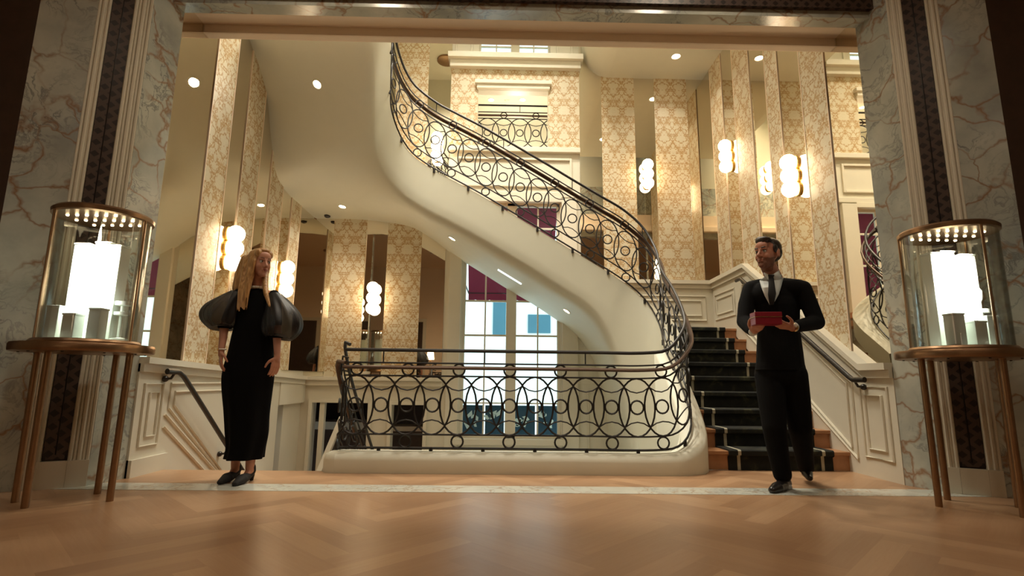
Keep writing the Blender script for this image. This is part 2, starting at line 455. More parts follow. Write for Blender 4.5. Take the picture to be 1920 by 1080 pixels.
# ---- damask strips and mirrors between them: parts of the walls
def strip(parent, kind, ax, pos, a, b, z0, z1):
    t = .014 if kind == 'wallpaper' else .008
    m = MB()
    if ax == 'X': m.box(min(pos, pos + t * (1 if pos < 0 else -1)), max(pos, pos + t * (1 if pos < 0 else -1)), a, b, z0, z1)
    else: m.box(a, b, pos - t, pos, z0, z1)
    return m.build('wallpaper_strip' if kind == 'wallpaper' else 'mirror_panel', M['wallpaper' if kind == 'wallpaper' else 'mirror'], parent)
RS = [(4.76, 5.17), (5.60, 5.88), (6.27, 6.73), (7.10, 7.50)]
LS = [(4.83, 5.20), (5.50, 5.88), (6.19, 6.57), (6.88, 7.20)]
for par, st, X, z0 in ((wr, RS, XR, .70), (wl, LS, XL, .86)):
    cur = YF + .05
    for a, b in st + [(YB, YB)]:
        strip(par, 'mirror', 'X', X, cur, a, z0, ZT - .05)
        if b > a: strip(par, 'wallpaper', 'X', X, a, b, z0, ZT - .05)
        cur = b
BSR = [(1.16, 1.51, 'm'), (1.51, 2.03, 'w'), (2.03, 2.35, 'm'), (2.35, 2.87, 'w'), (2.87, XR, 'm')]
BSL = [(XL, -2.55, 'm'), (-2.55, -2.06, 'w'), (-2.06, -1.74, 'm'), (-1.74, -1.23, 'w'), (-1.23, -.87, 'm')]
for a, b, k in BSR: strip(wbk, 'wallpaper' if k == 'w' else 'mirror', 'Y', YB, a, b, 2.2, ZT - .05)
for a, b, k in BSL: strip(wbk, 'wallpaper' if k == 'w' else 'mirror', 'Y', YB, a, b, .76, ZT - .05)
# thin gilt edges of the mirrors
ge = MB()
for a, b in LS:
    for y in (a, b): ge.box(XL, XL + .018, y - .006, y + .006, .86, ZT - .05)
for a, b in RS:
    for y in (a, b): ge.box(XR - .018, XR, y - .006, y + .006, .70, ZT - .05)
ge.build('edge_bead', M['beige'], wl)
# bay: wallpaper round the gallery opening
bw = MB(); t = .014
for a, b, c, d in ((BX0, GAL[0], 4.32, 5.64), (GAL[1], BX1, 4.32, 5.64), (GAL[0], GAL[1], 5.42, 5.64)): bw.box(a, b, YB - t, YB, c, d)
bw.build('wallpaper_strip', M['wallpaper'], wbk)
tm = MB()
def frame_y(m, x0, x1, z0, z1, y, wd=.05, dp=.03):
    m.box(x0 - wd, x0, y - dp, y, z0 - wd, z1 + wd); m.box(x1, x1 + wd, y - dp, y, z0 - wd, z1 + wd)
    m.box(x0, x1, y - dp, y, z1, z1 + wd); m.box(x0, x1, y - dp, y, z0 - wd, z0)
tm.box(GAL[0] - .02, GAL[1] + .02, YB - .07, YB, 5.29, 5.36); tm.box(GAL[0] - .05, GAL[1] + .05, YB - .10, YB, 5.36, 5.42)
tm.box(BX0 - .02, BX1 + .02, YB - .10, YB, 5.64, 5.76); tm.box(BX0 - .05, BX1 + .05, YB - .17, YB, 5.76, 5.85)
tm.box(BX0, BX1, YB - .04, YB, 3.52, 3.60); tm.box(BX0, BX1, YB - .07, YB, 4.24, 4.32)
frame_y(tm, BX0 + .16, BX1 - .16, 3.72, 4.12, YB, .035, .03)
frame_y(tm, WIN2[0] - .35, WIN2[0] - .13, 5.95, 6.6, YB, .03, .03); frame_y(tm, WIN2[1] + .13, WIN2[1] + .33, 5.95, 6.6, YB, .03, .03)
struct('trim_2', tm, M['white_paint'], bevel=.008)

# ---- wainscots
wa = MB()
# right: level, rising with the stair, level on the landing
cap = [(YF + .03, .90), (4.57, .90), (6.63, 2.24), (YB, 2.22)]
poly = [(XR - .035, YF + .03, 0), (XR - .035, 4.9, 0), (XR - .035, 7.1, 1.40), (XR - .035, YB, 1.40)] + [(XR - .035, y, z) for y, z in cap[::-1]]
wa.prism(poly, (.033, 0, 0))
for (a, b) in zip(cap, cap[1:]):
    for dz0, dz1, out in ((-.02, .035, .10), (-.085, -.02, .065)):
        wa.prism([(XR - out, a[0], a[1] + dz0), (XR - out, b[0], b[1] + dz0), (XR - out, b[0], b[1] + dz1), (XR - out, a[0], a[1] + dz1)], (out, 0, 0))
def bead(m, pts, r=.014): m.tube(pts, r, 6, closed=True)
xx = XR - .04
for k in (0, .07):
    bead(wa, [(xx, 4.33 + k, .16 + k), (xx, 4.66 - k * .8, .16 + k), (xx, 4.66 - k * .8, .74 - k), (xx, 4.33 + k, .74 - k)], .012)
    bead(wa, [(xx, 4.76 + k, .12 + k * 1.2), (xx, 6.95 - k, 1.53 + k * .55), (xx, 6.78 - k, 2.02 - k), (xx, 6.68 - k, 2.02 - k * 1.1), (xx, 4.76 + k, .78 - k * .2)], .012)
    bead(wa, [(xx, 7.02 + k, 1.66 + k), (xx, 7.68 - k, 1.66 + k), (xx, 7.68 - k, 2.02 - k), (xx, 7.02 + k, 2.02 - k)], .012)
# back, right of the bay
wa.box(1.3, XR, YB - .035, YB, 1.3, 2.2)
wa.box(1.3, XR, YB - .10, YB, 2.2, 2.255); wa.box(1.3, XR, YB - .065, YB, 2.135, 2.2)
for k in (0, .07): bead(wa, [(1.6 + k, YB - .04, 1.66 + k), (3.0 - k, YB - .04, 1.66 + k), (3.0 - k, YB - .04, 2.02 - k), (1.6 + k, YB - .04, 2.02 - k)], .012)
wa.build('wainscot', M['white_paint'], wr, smooth=False)
wa = MB()
poly = [(XL + .002, YF + .03, -.1), (XL + .002, 4.7, -.1), (XL + .002, 4.7, -.5), (XL + .002, oy0 - .05, -2.0), (XL + .002, oy0 - .05, .86), (XL + .002, YF + .03, .86)]
wa.prism(poly, (.033, 0, 0))
for o_, a_, b_ in ((.10, -.05, 0), (.065, -.115, -.05)):
    wa.prism([(XL, YF + .03, .91 + a_), (XL, YB, .785 + a_), (XL, YB, .785 + b_), (XL, YF + .03, .91 + b_)], (o_, 0, 0))
wa.box(XL, XL + .05, oy0 - .05, YB, .42, .72)
wa.box(XL, XL + .06, YF + .03, 4.7, 0, .13)
xx = XL + .04
for k in (0, .07):
    bead(wa, [(xx, 4.33 + k, .22 + k), (xx, 4.56 - k * .6, .22 + k), (xx, 4.56 - k * .6, .70 - k), (xx, 4.33 + k, .70 - k)], .012)
    bead(wa, [(xx, 4.66 + k, .70 - k), (xx, 6.35 - k, .70 - k), (xx, 6.35 - k, -.7 + k), (xx, 4.66 + k, .50 + k * .3)], .012)
# diagonal string board above the falling steps
for dz in (0, -.10): wa.tube([(xx, 4.62, .45 + dz), (xx, 6.9, -1.05 + dz)], .014, 6)
wa.build('wainscot', M['white_paint'], wl)
wa = MB()
wa.box(XL, BX0 + .02, YB - .10, YB, .735, .785); wa.box(XL, BX0 + .02, YB - .06, YB, .66, .735)
for o in LO:
    frame_y(wa, o[0], o[1], -2.35, o[3], YB, .05, .04)
wa.box(LO[0][0] + .10, LO[0][0] + .17, YB - .01, YB + .08, -2.4, .42)   # slim post in the left opening
wa.box(-.80, -.62, YB - .05, YB, -2.9, 3.5); wa.box(.87, 1.10, YB - .05, YB, -2.9, 3.5); wa.box(-.62, .87, YB - .05, YB, 3.44, 3.52)
wa.box(-.68, .93, YB - .12, YB, -.13, -.05)
wa.box(1.10, 3.15, YB - .02, YB, .72, .80)
for a, b in ((1.25, 1.6), (1.75, 2.3)): frame_y(wa, a, b, -.4, .6, YB, .02, .02)
wa.build('wainscot', M['white_paint'], wbk, bevel=.006)

# rooms seen through the low openings
rm = MB()
rm.box(-3.6, -.75, 9.6, 9.7, -2.9, 1.4); rm.box(-3.7, -3.6, 7.95, 9.7, -2.9, 1.4); rm.box(-.75, -.7, 7.95, 9.7, -2.9, 1.4); rm.box(-3.7, -.7, 7.95, 9.7, .75, .8)
rm.box(-3.9, -3.8, 6.5, 7.95, -2.9, 1.4); rm.box(-3.8, -3.0, 6.5, 6.55, -2.9, 1.4)
struct('wall_lower_room', rm, M['dark_room'])
ct = thing('shop_counter', 'cream topped counter in the dark room below, behind the low opening', 'counter', (-2.2, 9.2, ZB))
MB().box(-3.5, -1.9, 8.9, 9.5, -.05, .07).build('counter_top', M['white_paint'], ct)
MB().box(-3.4, -2.0, 8.95, 9.45, ZB, -.05).build('counter_body', M['dark_room'], ct)
ct2 = thing('side_cabinet', 'brown cabinet with a cream top in the dark room below, nearest the tall window', 'cabinet', (-1.2, 8.6, ZB))
MB().box(-1.7, -.9, 8.4, 8.9, -.02, .05).build('cabinet_top', M['beige'], ct2)
MB().box(-1.65, -.95, 8.42, 8.88, ZB, -.02).build('cabinet_body', M['dark_room'], ct2)

# ---- windows
def window(name, hole, verticals, horizontals, fr=.045):
    x0, x1, z0, z1 = hole; yo = YB + .05
    m = MB()
    m.box(x0, x0 + fr, yo, yo + .07, z0, z1); m.box(x1 - fr, x1, yo, yo + .07, z0, z1)
    m.box(x0, x1, yo, yo + .07, z1 - fr, z1); m.box(x0, x1, yo, yo + .07, z0, z0 + fr)
    for x, wd in verticals: m.box(x - wd / 2, x + wd / 2, yo + (.0 if wd > .06 else .015), yo + (.07 if wd > .06 else .05), z0, z1)
    for z, wd in horizontals: m.box(x0, x1, yo + .018, yo + .05, z - wd / 2, z + wd / 2)
    o = m.build(name, M['white_paint'], None, bevel=.004); o['kind'] = 'structure'
    MB().box(x0 + .01, x1 - .01, yo + .03, yo + .036, z0 + .01, z1 - .01).build('pane', M['pane'], o)
    return o
z_ = lambda y: at(905, y, Y=YB).z
window('window_1', WIN1, [(.125, .15), (-.26, .022), (.52, .022)], [(z_(563), .028), (z_(628), .028), (z_(756), .02), (2.55, .028), (3.05, .028)])
window('window_2', WIN2, [(.14, .14), (-.165, .022), (.44, .022)], [(6.10, .02), (6.36, .02)], .03)

# ---- gallery seen through the high opening
ga = MB()
ga.box(-2.0, 2.4, 9.9, 10.0, 4.2, 5.9); ga.box(-2.1, -2.0, YB + .15, 10, 4.2, 5.9); ga.box(2.4, 2.5, YB + .15, 10, 4.2, 5.9)
struct('wall_gallery', ga, M['cream'])
struct('wall_upper_front', MB().box(XL - .1, XR + .1, 4.13, 4.2, Z2, ZT), M['cream'])
struct('ceiling_gallery', MB().box(-2.1, 2.5, YB + .15, 10, 5.78, 5.9), M['cream'])
struct('floor_gallery', MB().box(-2.1, 2.5, YB + .15, 10, 4.1, 4.28), M['beige'])

# ---- second floor slab, portal head and portal sides
sl = MB(); sl.box(XL, XR, YF + .03, YE - .05, 4.02, Z2)
so = struct('ceiling_slab', sl, M['beige'])
lip = MB().box(XL, XR, YE - .10, YE, 3.935, 4.06); lip.build('edge_moulding', M['beige'], so, bevel=.02)
struct('trim_3', MB().box(-3.0, 3.3, 4.12, YF + .03, 3.905, 5.05), M['marble'])
struct('trim_4', MB().box(-3.1, 3.4, 4.08, 4.119, 3.97, 5.05), M['fret'])
PL = [(-2.83, 4.25), (-2.885, 3.95), (-2.985, 3.885), (-3.115, 3.815), (-3.185, 3.78), (-3.50, 3.64), (-5.7, 3.30)]
PR = [(3.12, 4.25), (3.205, 3.98), (3.285, 3.925), (3.425, 3.85), (3.50, 3.815), (3.76, 3.68), (6.0, 3.30)]
for side, pp, sg in (('wall_portal_left', PL, -1), ('wall_portal_right', PR, 1)):
    core = MB()
    for a, b in zip(pp, pp[1:-1]): core.wall(a, b, 0, 5.0, .22 * sg, .03 * sg)
    core.wall(pp[-2], pp[-1], 0, 5.0, .22 * sg, .0)
    w_ = struct(side, core, M['dark_room'])
    MB().wall(pp[0], pp[1], 0, 5.0, .05 * sg, 0).build('marble_cladding', M['marble'], w_)
    MB().wall(pp[4], pp[5], 0, 5.0, .05 * sg, 0).build('marble_cladding', M['marble'], w_)
    A, B = Vector(pp[1]), Vector(pp[2]); mo = MB(); mo.wall(pp[1], pp[2], .18, 5.0, .05 * sg, .012 * sg)
    nn = Vector((-(B - A).y, (B - A).x)).normalized() * sg
    for f, r in ((.10, .014), (.30, .009), (.50, .016), (.72, .009), (.92, .014)):
        q = A.lerp(B, f) + nn * .010; mo.tube([(q.x, q.y, .18), (q.x, q.y, 5.0)], r, 8)
    A, B = Vector(pp[3]), Vector(pp[4]); mo.wall(pp[3], pp[4], .18, 5.0, .05 * sg, .008 * sg)
    for f, r in ((.12, .010), (.55, .014), (.9, .010)):
        q = A.lerp(B, f) + nn * .006; mo.tube([(q.x, q.y, .18), (q.x, q.y, 5.0)], r, 8)
    mo.build('moulding', M['white_paint'], w_, smooth=True)
    A, B = Vector(pp[2]), Vector(pp[3])
    fr = MB(); fr.wall(A.lerp(B, .04), A.lerp(B, .47), .22, 5.0, .05 * sg, .012 * sg); fr.wall(A.lerp(B, .53), A.lerp(B, .96), .22, 5.0, .05 * sg, .012 * sg)
    fr.wall(A.lerp(B, .15), A.lerp(B, .85), .19, .22, .05 * sg, .012 * sg)
    fr.build('fretwork_inlay', M['fret'], w_)
    MB().wall(A, B, .19, 5.0, .055 * sg, .022 * sg).build('inlay_back', M['black_wood'], w_)
    pl = MB()
    for a, b in zip(pp[1:4], pp[2:5]): pl.wall(a, b, 0, .18, .05 * sg, -.012 * sg)
    pl.build('plinth', M['white_paint'], w_)
# front room: walls, ceiling, doors behind the camera (they show in the mirrors)
struct('ceiling_front', MB().box(FX0 - .2, FX1 + .2, FY0 - .2, 4.12, 5.0, 5.12), M['beige'])
struct('wall_front_left', MB().box(FX0 - .15, FX0, FY0, 3.5, 0, 5), M['marble'])
struct('wall_front_right', MB().box(FX1, FX1 + .15, FY0, 3.5, 0, 5), M['marble'])
wf = struct('wall_front_rear', MB().box(FX0 - .15, FX1 + .15, FY0 - .15, FY0, 0, 5), M['beige'])
for i, x in enumerate((-3.6, -.9, 1.9, 4.4)):
    d = MB().box(x - .6, x + .6, FY0, FY0 + .04, 0, 2.9).build('door_%d' % (i + 1), M['dark_room']); d['kind'] = 'structure'
    m = MB(); m.box(x - .72, x - .6, FY0, FY0 + .07, 0, 3.02); m.box(x + .6, x + .72, FY0, FY0 + .07, 0, 3.02); m.box(x - .6, x + .6, FY0, FY0 + .07, 2.9, 3.02)
    m.build('door_frame', M['white_paint'], d)
    MB().ball((x + .5, FY0 + .08, 1.0), .03).build('door_handle', M['brass'], d, smooth=True)
# outer world seen through the windows
fc = thing('town_building', 'pale building across the street, seen through the tall window', 'building', (1, 15, ZB - 1))
MB().box(-9, 11, 15, 16, ZB - 1, 14).build('wall', M['facade'], fc)
for px0, px1, py0, py1 in ((990, 1032, 590, 625), (925, 948, 560, 628), (985, 1030, 470, 520)):
    a = at(px0, py0, Y=15); b = at(px1, py1, Y=15)
    q = MB().box(a.x, b.x, 14.96, 15.02, b.z, a.z).build('window', M['teal'], fc)
aw = thing('window_awning', 'burgundy canvas awning outside the tall window', 'awning', (.12, 8.0, 3.5))
m = MB()
rows = []
for i in range(13):
    x = -.58 + 1.41 * i / 12
    rows.append([(x, 7.955, 3.48), (x, 8.45, 2.95), (x, 8.85, 2.22), (x, 8.86, 2.06 + .03 * abs(sin(i * pi / 2)))])
m.grid(rows); cn = m.build('canopy', M['red'], aw, recalc=False)
md = cn.modifiers.new('s', 'SOLIDIFY'); md.thickness = .01
MB().tube([(-.58, 8.86, 2.2), (.83, 8.86, 2.2)], .012).tube([(-.58, 7.955, 2.2), (-.58, 8.86, 2.2)], .012).tube([(.83, 7.955, 2.2), (.83, 8.86, 2.2)], .012).build('frame', M['iron'], aw)
for nm, x0, x1, lb in (('left', -.57, -.28, 'navy flower box panel with a pale leaf, low outside the window, leftmost of four'), ('ml', -.24, .04, 'navy flower box panel with a pale plume, second from left of four outside'),
                       ('mr', .20, .50, 'navy flower box panel with pale splashes, third from left of four outside'), ('right', .54, .83, 'navy flower box panel with a small pale leaf, rightmost of four low outside the window')):
    pb = thing('planter_panel', lb, 'planter', ((x0 + x1) / 2, 8.15, -.1), group='navy panels outside the window')
    MB().box(x0, x1, 8.12, 8.20, -.12, at(905, 760, Y=8.12).z).build('panel', M['navy'], pb)
    m = MB(); random.seed(int(x0 * 100))
    for k in range(7):
        cx = x0 + .04 + random.random() * (x1 - x0 - .10); cz = .04 + random.random() * .22; a = random.random() * 3; s_ = .03 + random.random() * .05
        m.prism([(cx, 8.115, cz), (cx + s_ * cos(a), 8.115, cz + s_ * sin(a)), (cx + s_ * 1.6 * cos(a + .5), 8.115, cz + s_ * 1.6 * sin(a + .5)), (cx + s_ * .6 * cos(a + 1.3), 8.115, cz + s_ * .6 * sin(a + 1.3))], (0, .006, 0))
    m.build('leaf_pattern', M['facade'], pb)
# ================================================================== THE STAIRCASE
# sections of the sweeping underside: T top of the string, A where the side turns into the soffit, B at the walls
SEC = [
 ((1.80, 5.9, 1.10), (1.78, 5.9, -2.9), (1.70, 6.2, -2.9)),
 ((1.84, 6.15, 1.34), (1.76, 6.2, -2.9), (1.66, 7.8, -2.9)),
 ((1.82, 6.32, 1.54), (1.66, 6.38, -1.3), (1.60, 7.8, -1.3)),
 ((1.74, 6.41, 1.72), (1.52, 6.43, .15), (1.50, 7.8, .35)),
 ((1.60, 6.45, 1.88), (1.36, 6.45, .95), (1.36, 7.8, 1.02)),
 ((1.40, 6.45, 2.03), (1.20, 6.45, 1.36), (1.15, 7.8, 1.36)),
 ((1.16, 6.45, 2.18), (1.02, 6.45, 1.60), (.86, 7.8, 1.61)),
 ((.77, 6.45, 2.415), (.63, 6.45, 1.853), (.45, 7.8, 1.88)),
 ((.37, 6.45, 2.66), (.24, 6.45, 2.094), (.05, 7.8, 2.11)),
 ((-.31, 6.45, 3.065), (-.36, 6.45, 2.44), (-.40, 7.8, 2.39)),
 ((-.65, 6.45, 3.25), (-.66, 6.45, 2.60), (-.75, 7.8, 2.60)),
 ((-.93, 6.45, 3.40), (-.97, 6.45, 2.75), (-1.05, 7.8, 2.83)),
 ((-1.17, 6.41, 3.56), (-1.24, 6.44, 2.91), (-1.40, 7.8, 3.04)),
 ((-1.29, 6.33, 3.70), (-1.40, 6.40, 3.04), (-2.1, 7.8, 3.13)),
 ((-1.36, 6.22, 3.84), (-1.52, 6.33, 3.17), (-2.85, 7.8, 3.13)),
 ((-1.405, 6.05, 4.02), (-1.60, 6.20, 3.38), (-2.85, 6.75, 3.13)),
 ((-1.375, 5.85, 4.18), (-1.60, 6.02, 3.60), (-2.85, 6.33, 3.22)),
 ((-1.325, 5.6, 4.33), (-1.56, 5.80, 3.80), (-2.85, 6.12, 3.62)),
 ((-1.26, 5.3, 4.44), (-1.50, 5.50, 3.95), (-2.85, 5.92, 4.07)),
 ((-1.19, 5.0, 4.46), (-1.45, 5.20, 4.08), (-2.85, 5.67, 4.27)),
 ((-1.11, 4.64, 4.46), (-1.42, 4.85, 4.18), (-2.85, 5.3, 4.50)),
]
K = 6
Ts = catmull([s[0] for s in SEC], K); As = catmull([s[1] for s in SEC], K)
Bs = []
for i in range(len(SEC) - 1):
    for j in range(K): Bs.append(Vector(SEC[i][2]).lerp(Vector(SEC[i + 1][2]), j / K))
Bs.append(Vector(SEC[-1][2]))
# soften B except round the room corner
for _ in range(3):
    nb = [b.copy() for b in Bs]
    for i in range(1, len(Bs) - 1):
        sm = Bs[i] * .5 + (Bs[i - 1] + Bs[i + 1]) * .25
        on_back = Bs[i].y > YB - .01
        nb[i] = Vector((sm.x if on_back else XL, YB if on_back and Bs[i + 1].y > YB - .01 and Bs[i - 1].y > YB - .01 else (sm.y if not on_back and Bs[i - 1].y < YB - .01 else Bs[i].y), sm.z))
        if Bs[i].x > 1.6: nb[i] = Bs[i]
    Bs = nb
rows = []
for T, A, B in zip(Ts, As, Bs):
    d = (T - A); top_in = T + Vector((0, 0, 0))
    pts = [T, T.lerp(A, .3), T.lerp(A, .6), T.lerp(A, .8)]
    a = T.lerp(A, .8); b = A.lerp(B, .16)
    for k in range(1, 6):
        t = k / 6; pts.append(a * (1 - t) ** 2 + A * 2 * t * (1 - t) + b * t * t)
    pts += [b, A.lerp(B, .35), A.lerp(B, .6), A.lerp(B, .8), B + (B - A).normalized() * .03]
    rows.append(pts)
stair = thing('staircase', 'grand curving staircase with white plaster underside, dark floral runner on oak steps', 'staircase', (2.4, 4.9, 0))
mb = MB(); mb.grid(rows)
# top of the string: a narrow ledge under the balustrade, and its outer face
led = []
for i, T in enumerate(Ts):
    t = (Ts[min(i + 1, len(Ts) - 1)] - Ts[max(i - 1, 0)]); nn = Vector((t.y, -t.x, 0)).normalized()   # away from the well
    led.append([T, T + nn * .10 + Vector((0, 0, .012)), T + nn * .20, T + nn * .20 + Vector((0, 0, -.22))])
mb.grid(led)
ribbon = mb.build('curved_soffit', M['cream'], stair, smooth=True, angle=60)
# string of the lower flight, rising out of the kerb round the well
KX0, KX1 = -1.36, 1.50
kerb_path = [Vector(q) for q in ((-1.36, YE + .02, .16), (-.4, YE + .02, .16), (.6, YE + .02, .16), (1.35, YE + .02, .16), (1.56, YE + .05, .19), (1.69, YE + .17, .31), (1.745, 5.05, .50), (1.78, 5.45, .79), (1.80, 5.9, 1.10))]
kp = catmull(kerb_path, 6)
def kerb(mb, path, wid=.20, bottoms=None):
    rws = []
    for i, P in enumerate(path):
        t = (path[min(i + 1, len(path) - 1)] - path[max(i - 1, 0)]); t.z = 0; t.normalize(); nn = Vector((t.y, -t.x, 0))
        zb = -.28
        rws.append([P - nn * .12 + Vector((0, 0, zb - P.z)), P - nn * .12 + Vector((0, 0, -.02)), P - nn * .10, P - nn * .02 + Vector((0, 0, .008)), P + nn * .06 + Vector((0, 0, .002)), P + nn * .105 + Vector((0, 0, -.02)), P + nn * .12 + Vector((0, 0, -.06)), P + nn * .12 + Vector((0, 0, -P.z - .02))])
    mb.grid(rws)
    for r in (rws[0], rws[-1]): mb.add(r, [tuple(range(len(r)))])
    return mb
km = kerb(MB(), kp)
# rounded left end of the kerb
ctr = Vector((-1.36, YE + .02, 0)); rws = []
for k in range(9):
    a = pi / 2 + pi * k / 8
    dr = Vector((cos(a), sin(a), 0))
    rws.append([ctr + dr * .12 + Vector((0, 0, -.28)), ctr + dr * .12 + Vector((0, 0, .10)), ctr + dr * .105 + Vector((0, 0, .14)), ctr + dr * .06 + Vector((0, 0, .162)), ctr + Vector((0, 0, .166))])
km.grid(rws)
km.build('kerb', M['cream'], stair, smooth=True, angle=60)
# plastered wall under the lower flight
uw = MB(); g = []
for P in kp[24:]: g.append([P + Vector((-.11, 0, -.05)), Vector((P.x - .11, P.y, -.3)), Vector((P.x - .11, P.y, ZB))])
uw.grid(g)
uw.box(KX0 - .1, 1.7, YE - .1, YE - .02, ZB, -.26)
uw.build('well_wall', M['cream'], stair, smooth=False)
NR, GO, RI, SY = 9, .27, .164, 4.90
for k in range(NR):
    y0 = SY + GO * k; y1 = YB if k == NR - 1 else y0 + GO + .02; z1 = RI * (k + 1)
    xl = 1.74 if k < 1 else 1.80
    m = MB(); m.box(xl, XR - .03, y0, y1, z1 - RI - (.0 if k == 0 else .04), z1 - .03); m.box(xl, XR - .03, y0 - .025, y1, z1 - .03, z1)
    m.build('step', M['oak_step'], stair, bevel=.006)
rn = MB(); uvs = []; RX0, RX1 = 2.02, 2.96; s_ = 0.0
prof = [(SY - .012, 0)]
for k in range(NR):
    y0 = SY + GO * k; z1 = RI * (k + 1)
    prof += [(y0 - .012, z1 - .04), (y0 - .040, z1 - .03), (y0 - .040, z1 + .004), (y0 - .028, z1 + .014)]
    prof += [(y0 + GO - .012, z1 + .014)] if k < NR - 1 else [(YB - .05, z1 + .014)]
for (a, b) in zip(prof, prof[1:]):
    L = sqrt((a[0] - b[0]) ** 2 + (a[1] - b[1]) ** 2)
    rn.add([(RX0, a[0], a[1]), (RX1, a[0], a[1]), (RX1, b[0], b[1]), (RX0, b[0], b[1])], [(0, 1, 2, 3)])
    uvs.append([(0, s_), (1, s_), (1, s_ + L), (0, s_ + L)]); s_ += L
for x in (RX0, RX1):
    for (a, b) in zip(prof, prof[1:]):
        rn.add([(x, a[0], a[1]), (x, b[0], b[1]), (x, b[0] + .012, b[1] - .012), (x, a[0] + .012, a[1] - .012)], [(0, 1, 2, 3)]); uvs.append([(.001, 0)] * 4)
rn.build('carpet_runner', M['carpet'], stair, uv=uvs, recalc=False)
# upper flight, falling flight
for k in range(11):
    x1 = 1.45 - .25 * k; z1 = RI * NR + .16 * (k + 1)
    MB().box(x1 - .27, x1, 6.60, YB - .02, z1 - .08, z1).build('step', M['oak_step'], stair)
MB().box(XL + .02, -1.35, 6.65, YB - .02, 3.26, 3.42).build('upper_landing', M['oak_step'], stair)
down = thing('lower_staircase', 'white sided stairs falling from the parquet at the left toward the floor below', 'staircase', (-2.1, YE, -.1))
for k in range(9):
    y0 = YE + .04 + .25 * k; z1 = -.16 * (k + 1)
    MB().box(XL + .04, -1.45, y0, y0 + .27, z1 - .16, z1).build('step', M['oak_step'], down)
MB().box(XL + .04, -.9, 6.95, YB - .08, -1.62, -1.46).build('lower_landing', M['oak_step'], down)
ds = MB()
ds.prism([(-1.45, YE + .14, .10), (-1.45, 6.9, -1.30), (-1.45, 6.9, -1.75), (-1.45, YE + .14, -.35)], (.09, 0, 0))
ds.build('string_board', M['white_paint'], down)
a = at(636, 781, Y=7.3); b = at(590, 890, Y=7.1)
ls = MB(); d_ = Vector((.12, 0, 0))
ls.prism([a, b + (b - a) * .6, b + (b - a) * .6 + d_ * .55, a + d_ * .55], (0, .08, 0))
ls.build('string_board', M['white_paint'], down)
hr = MB(); hr.tube([a + Vector((.12, -.05, -.0)), b + (b - a) * .6 + Vector((.12, -.05, 0))], .016, 8); hr.build('handrail', M['black_wood'], down, smooth=True)

# ---- balustrades
def arclen(path):
    s_ = [0.0]
    for a, b in zip(path, path[1:]): s_.append(s_[-1] + (Vector((b.x - a.x, b.y - a.y, 0))).length)
    return s_
class Path:
    def __init__(s, pts): s.p = [Vector(q) for q in pts]; s.s = arclen(s.p); s.L = s.s[-1]
    def __call__(s, t):
        t = max(0, min(s.L, t))
        for i in range(len(s.s) - 1):
            if t <= s.s[i + 1] + 1e-9:
                f = (t - s.s[i]) / max(1e-9, s.s[i + 1] - s.s[i]); return s.p[i].lerp(s.p[i + 1], f)
        return s.p[-1]
    def tan(s, t):
        d = s(t + .03) - s(t - .03); d.z = 0
        return d.normalized() if d.length > 1e-9 else Vector((1, 0, 0))
    def slope(s, t):
        a = s(t - .06); b = s(t + .06); h = Vector((b.x - a.x, b.y - a.y, 0)).length
        return abs(b.z - a.z) / max(h, 1e-6)
    def off(s, t, o, h):
        """point at arc length t, offset o to the right of travel, height h above the base (grown a little on slopes)"""
        q = s(t); d = s.tan(t); k = 1 + .16 * min(.7, s.slope(t))
        return q + Vector((d.y, -d.x, 0)) * o + Vector((0, 0, h * k))
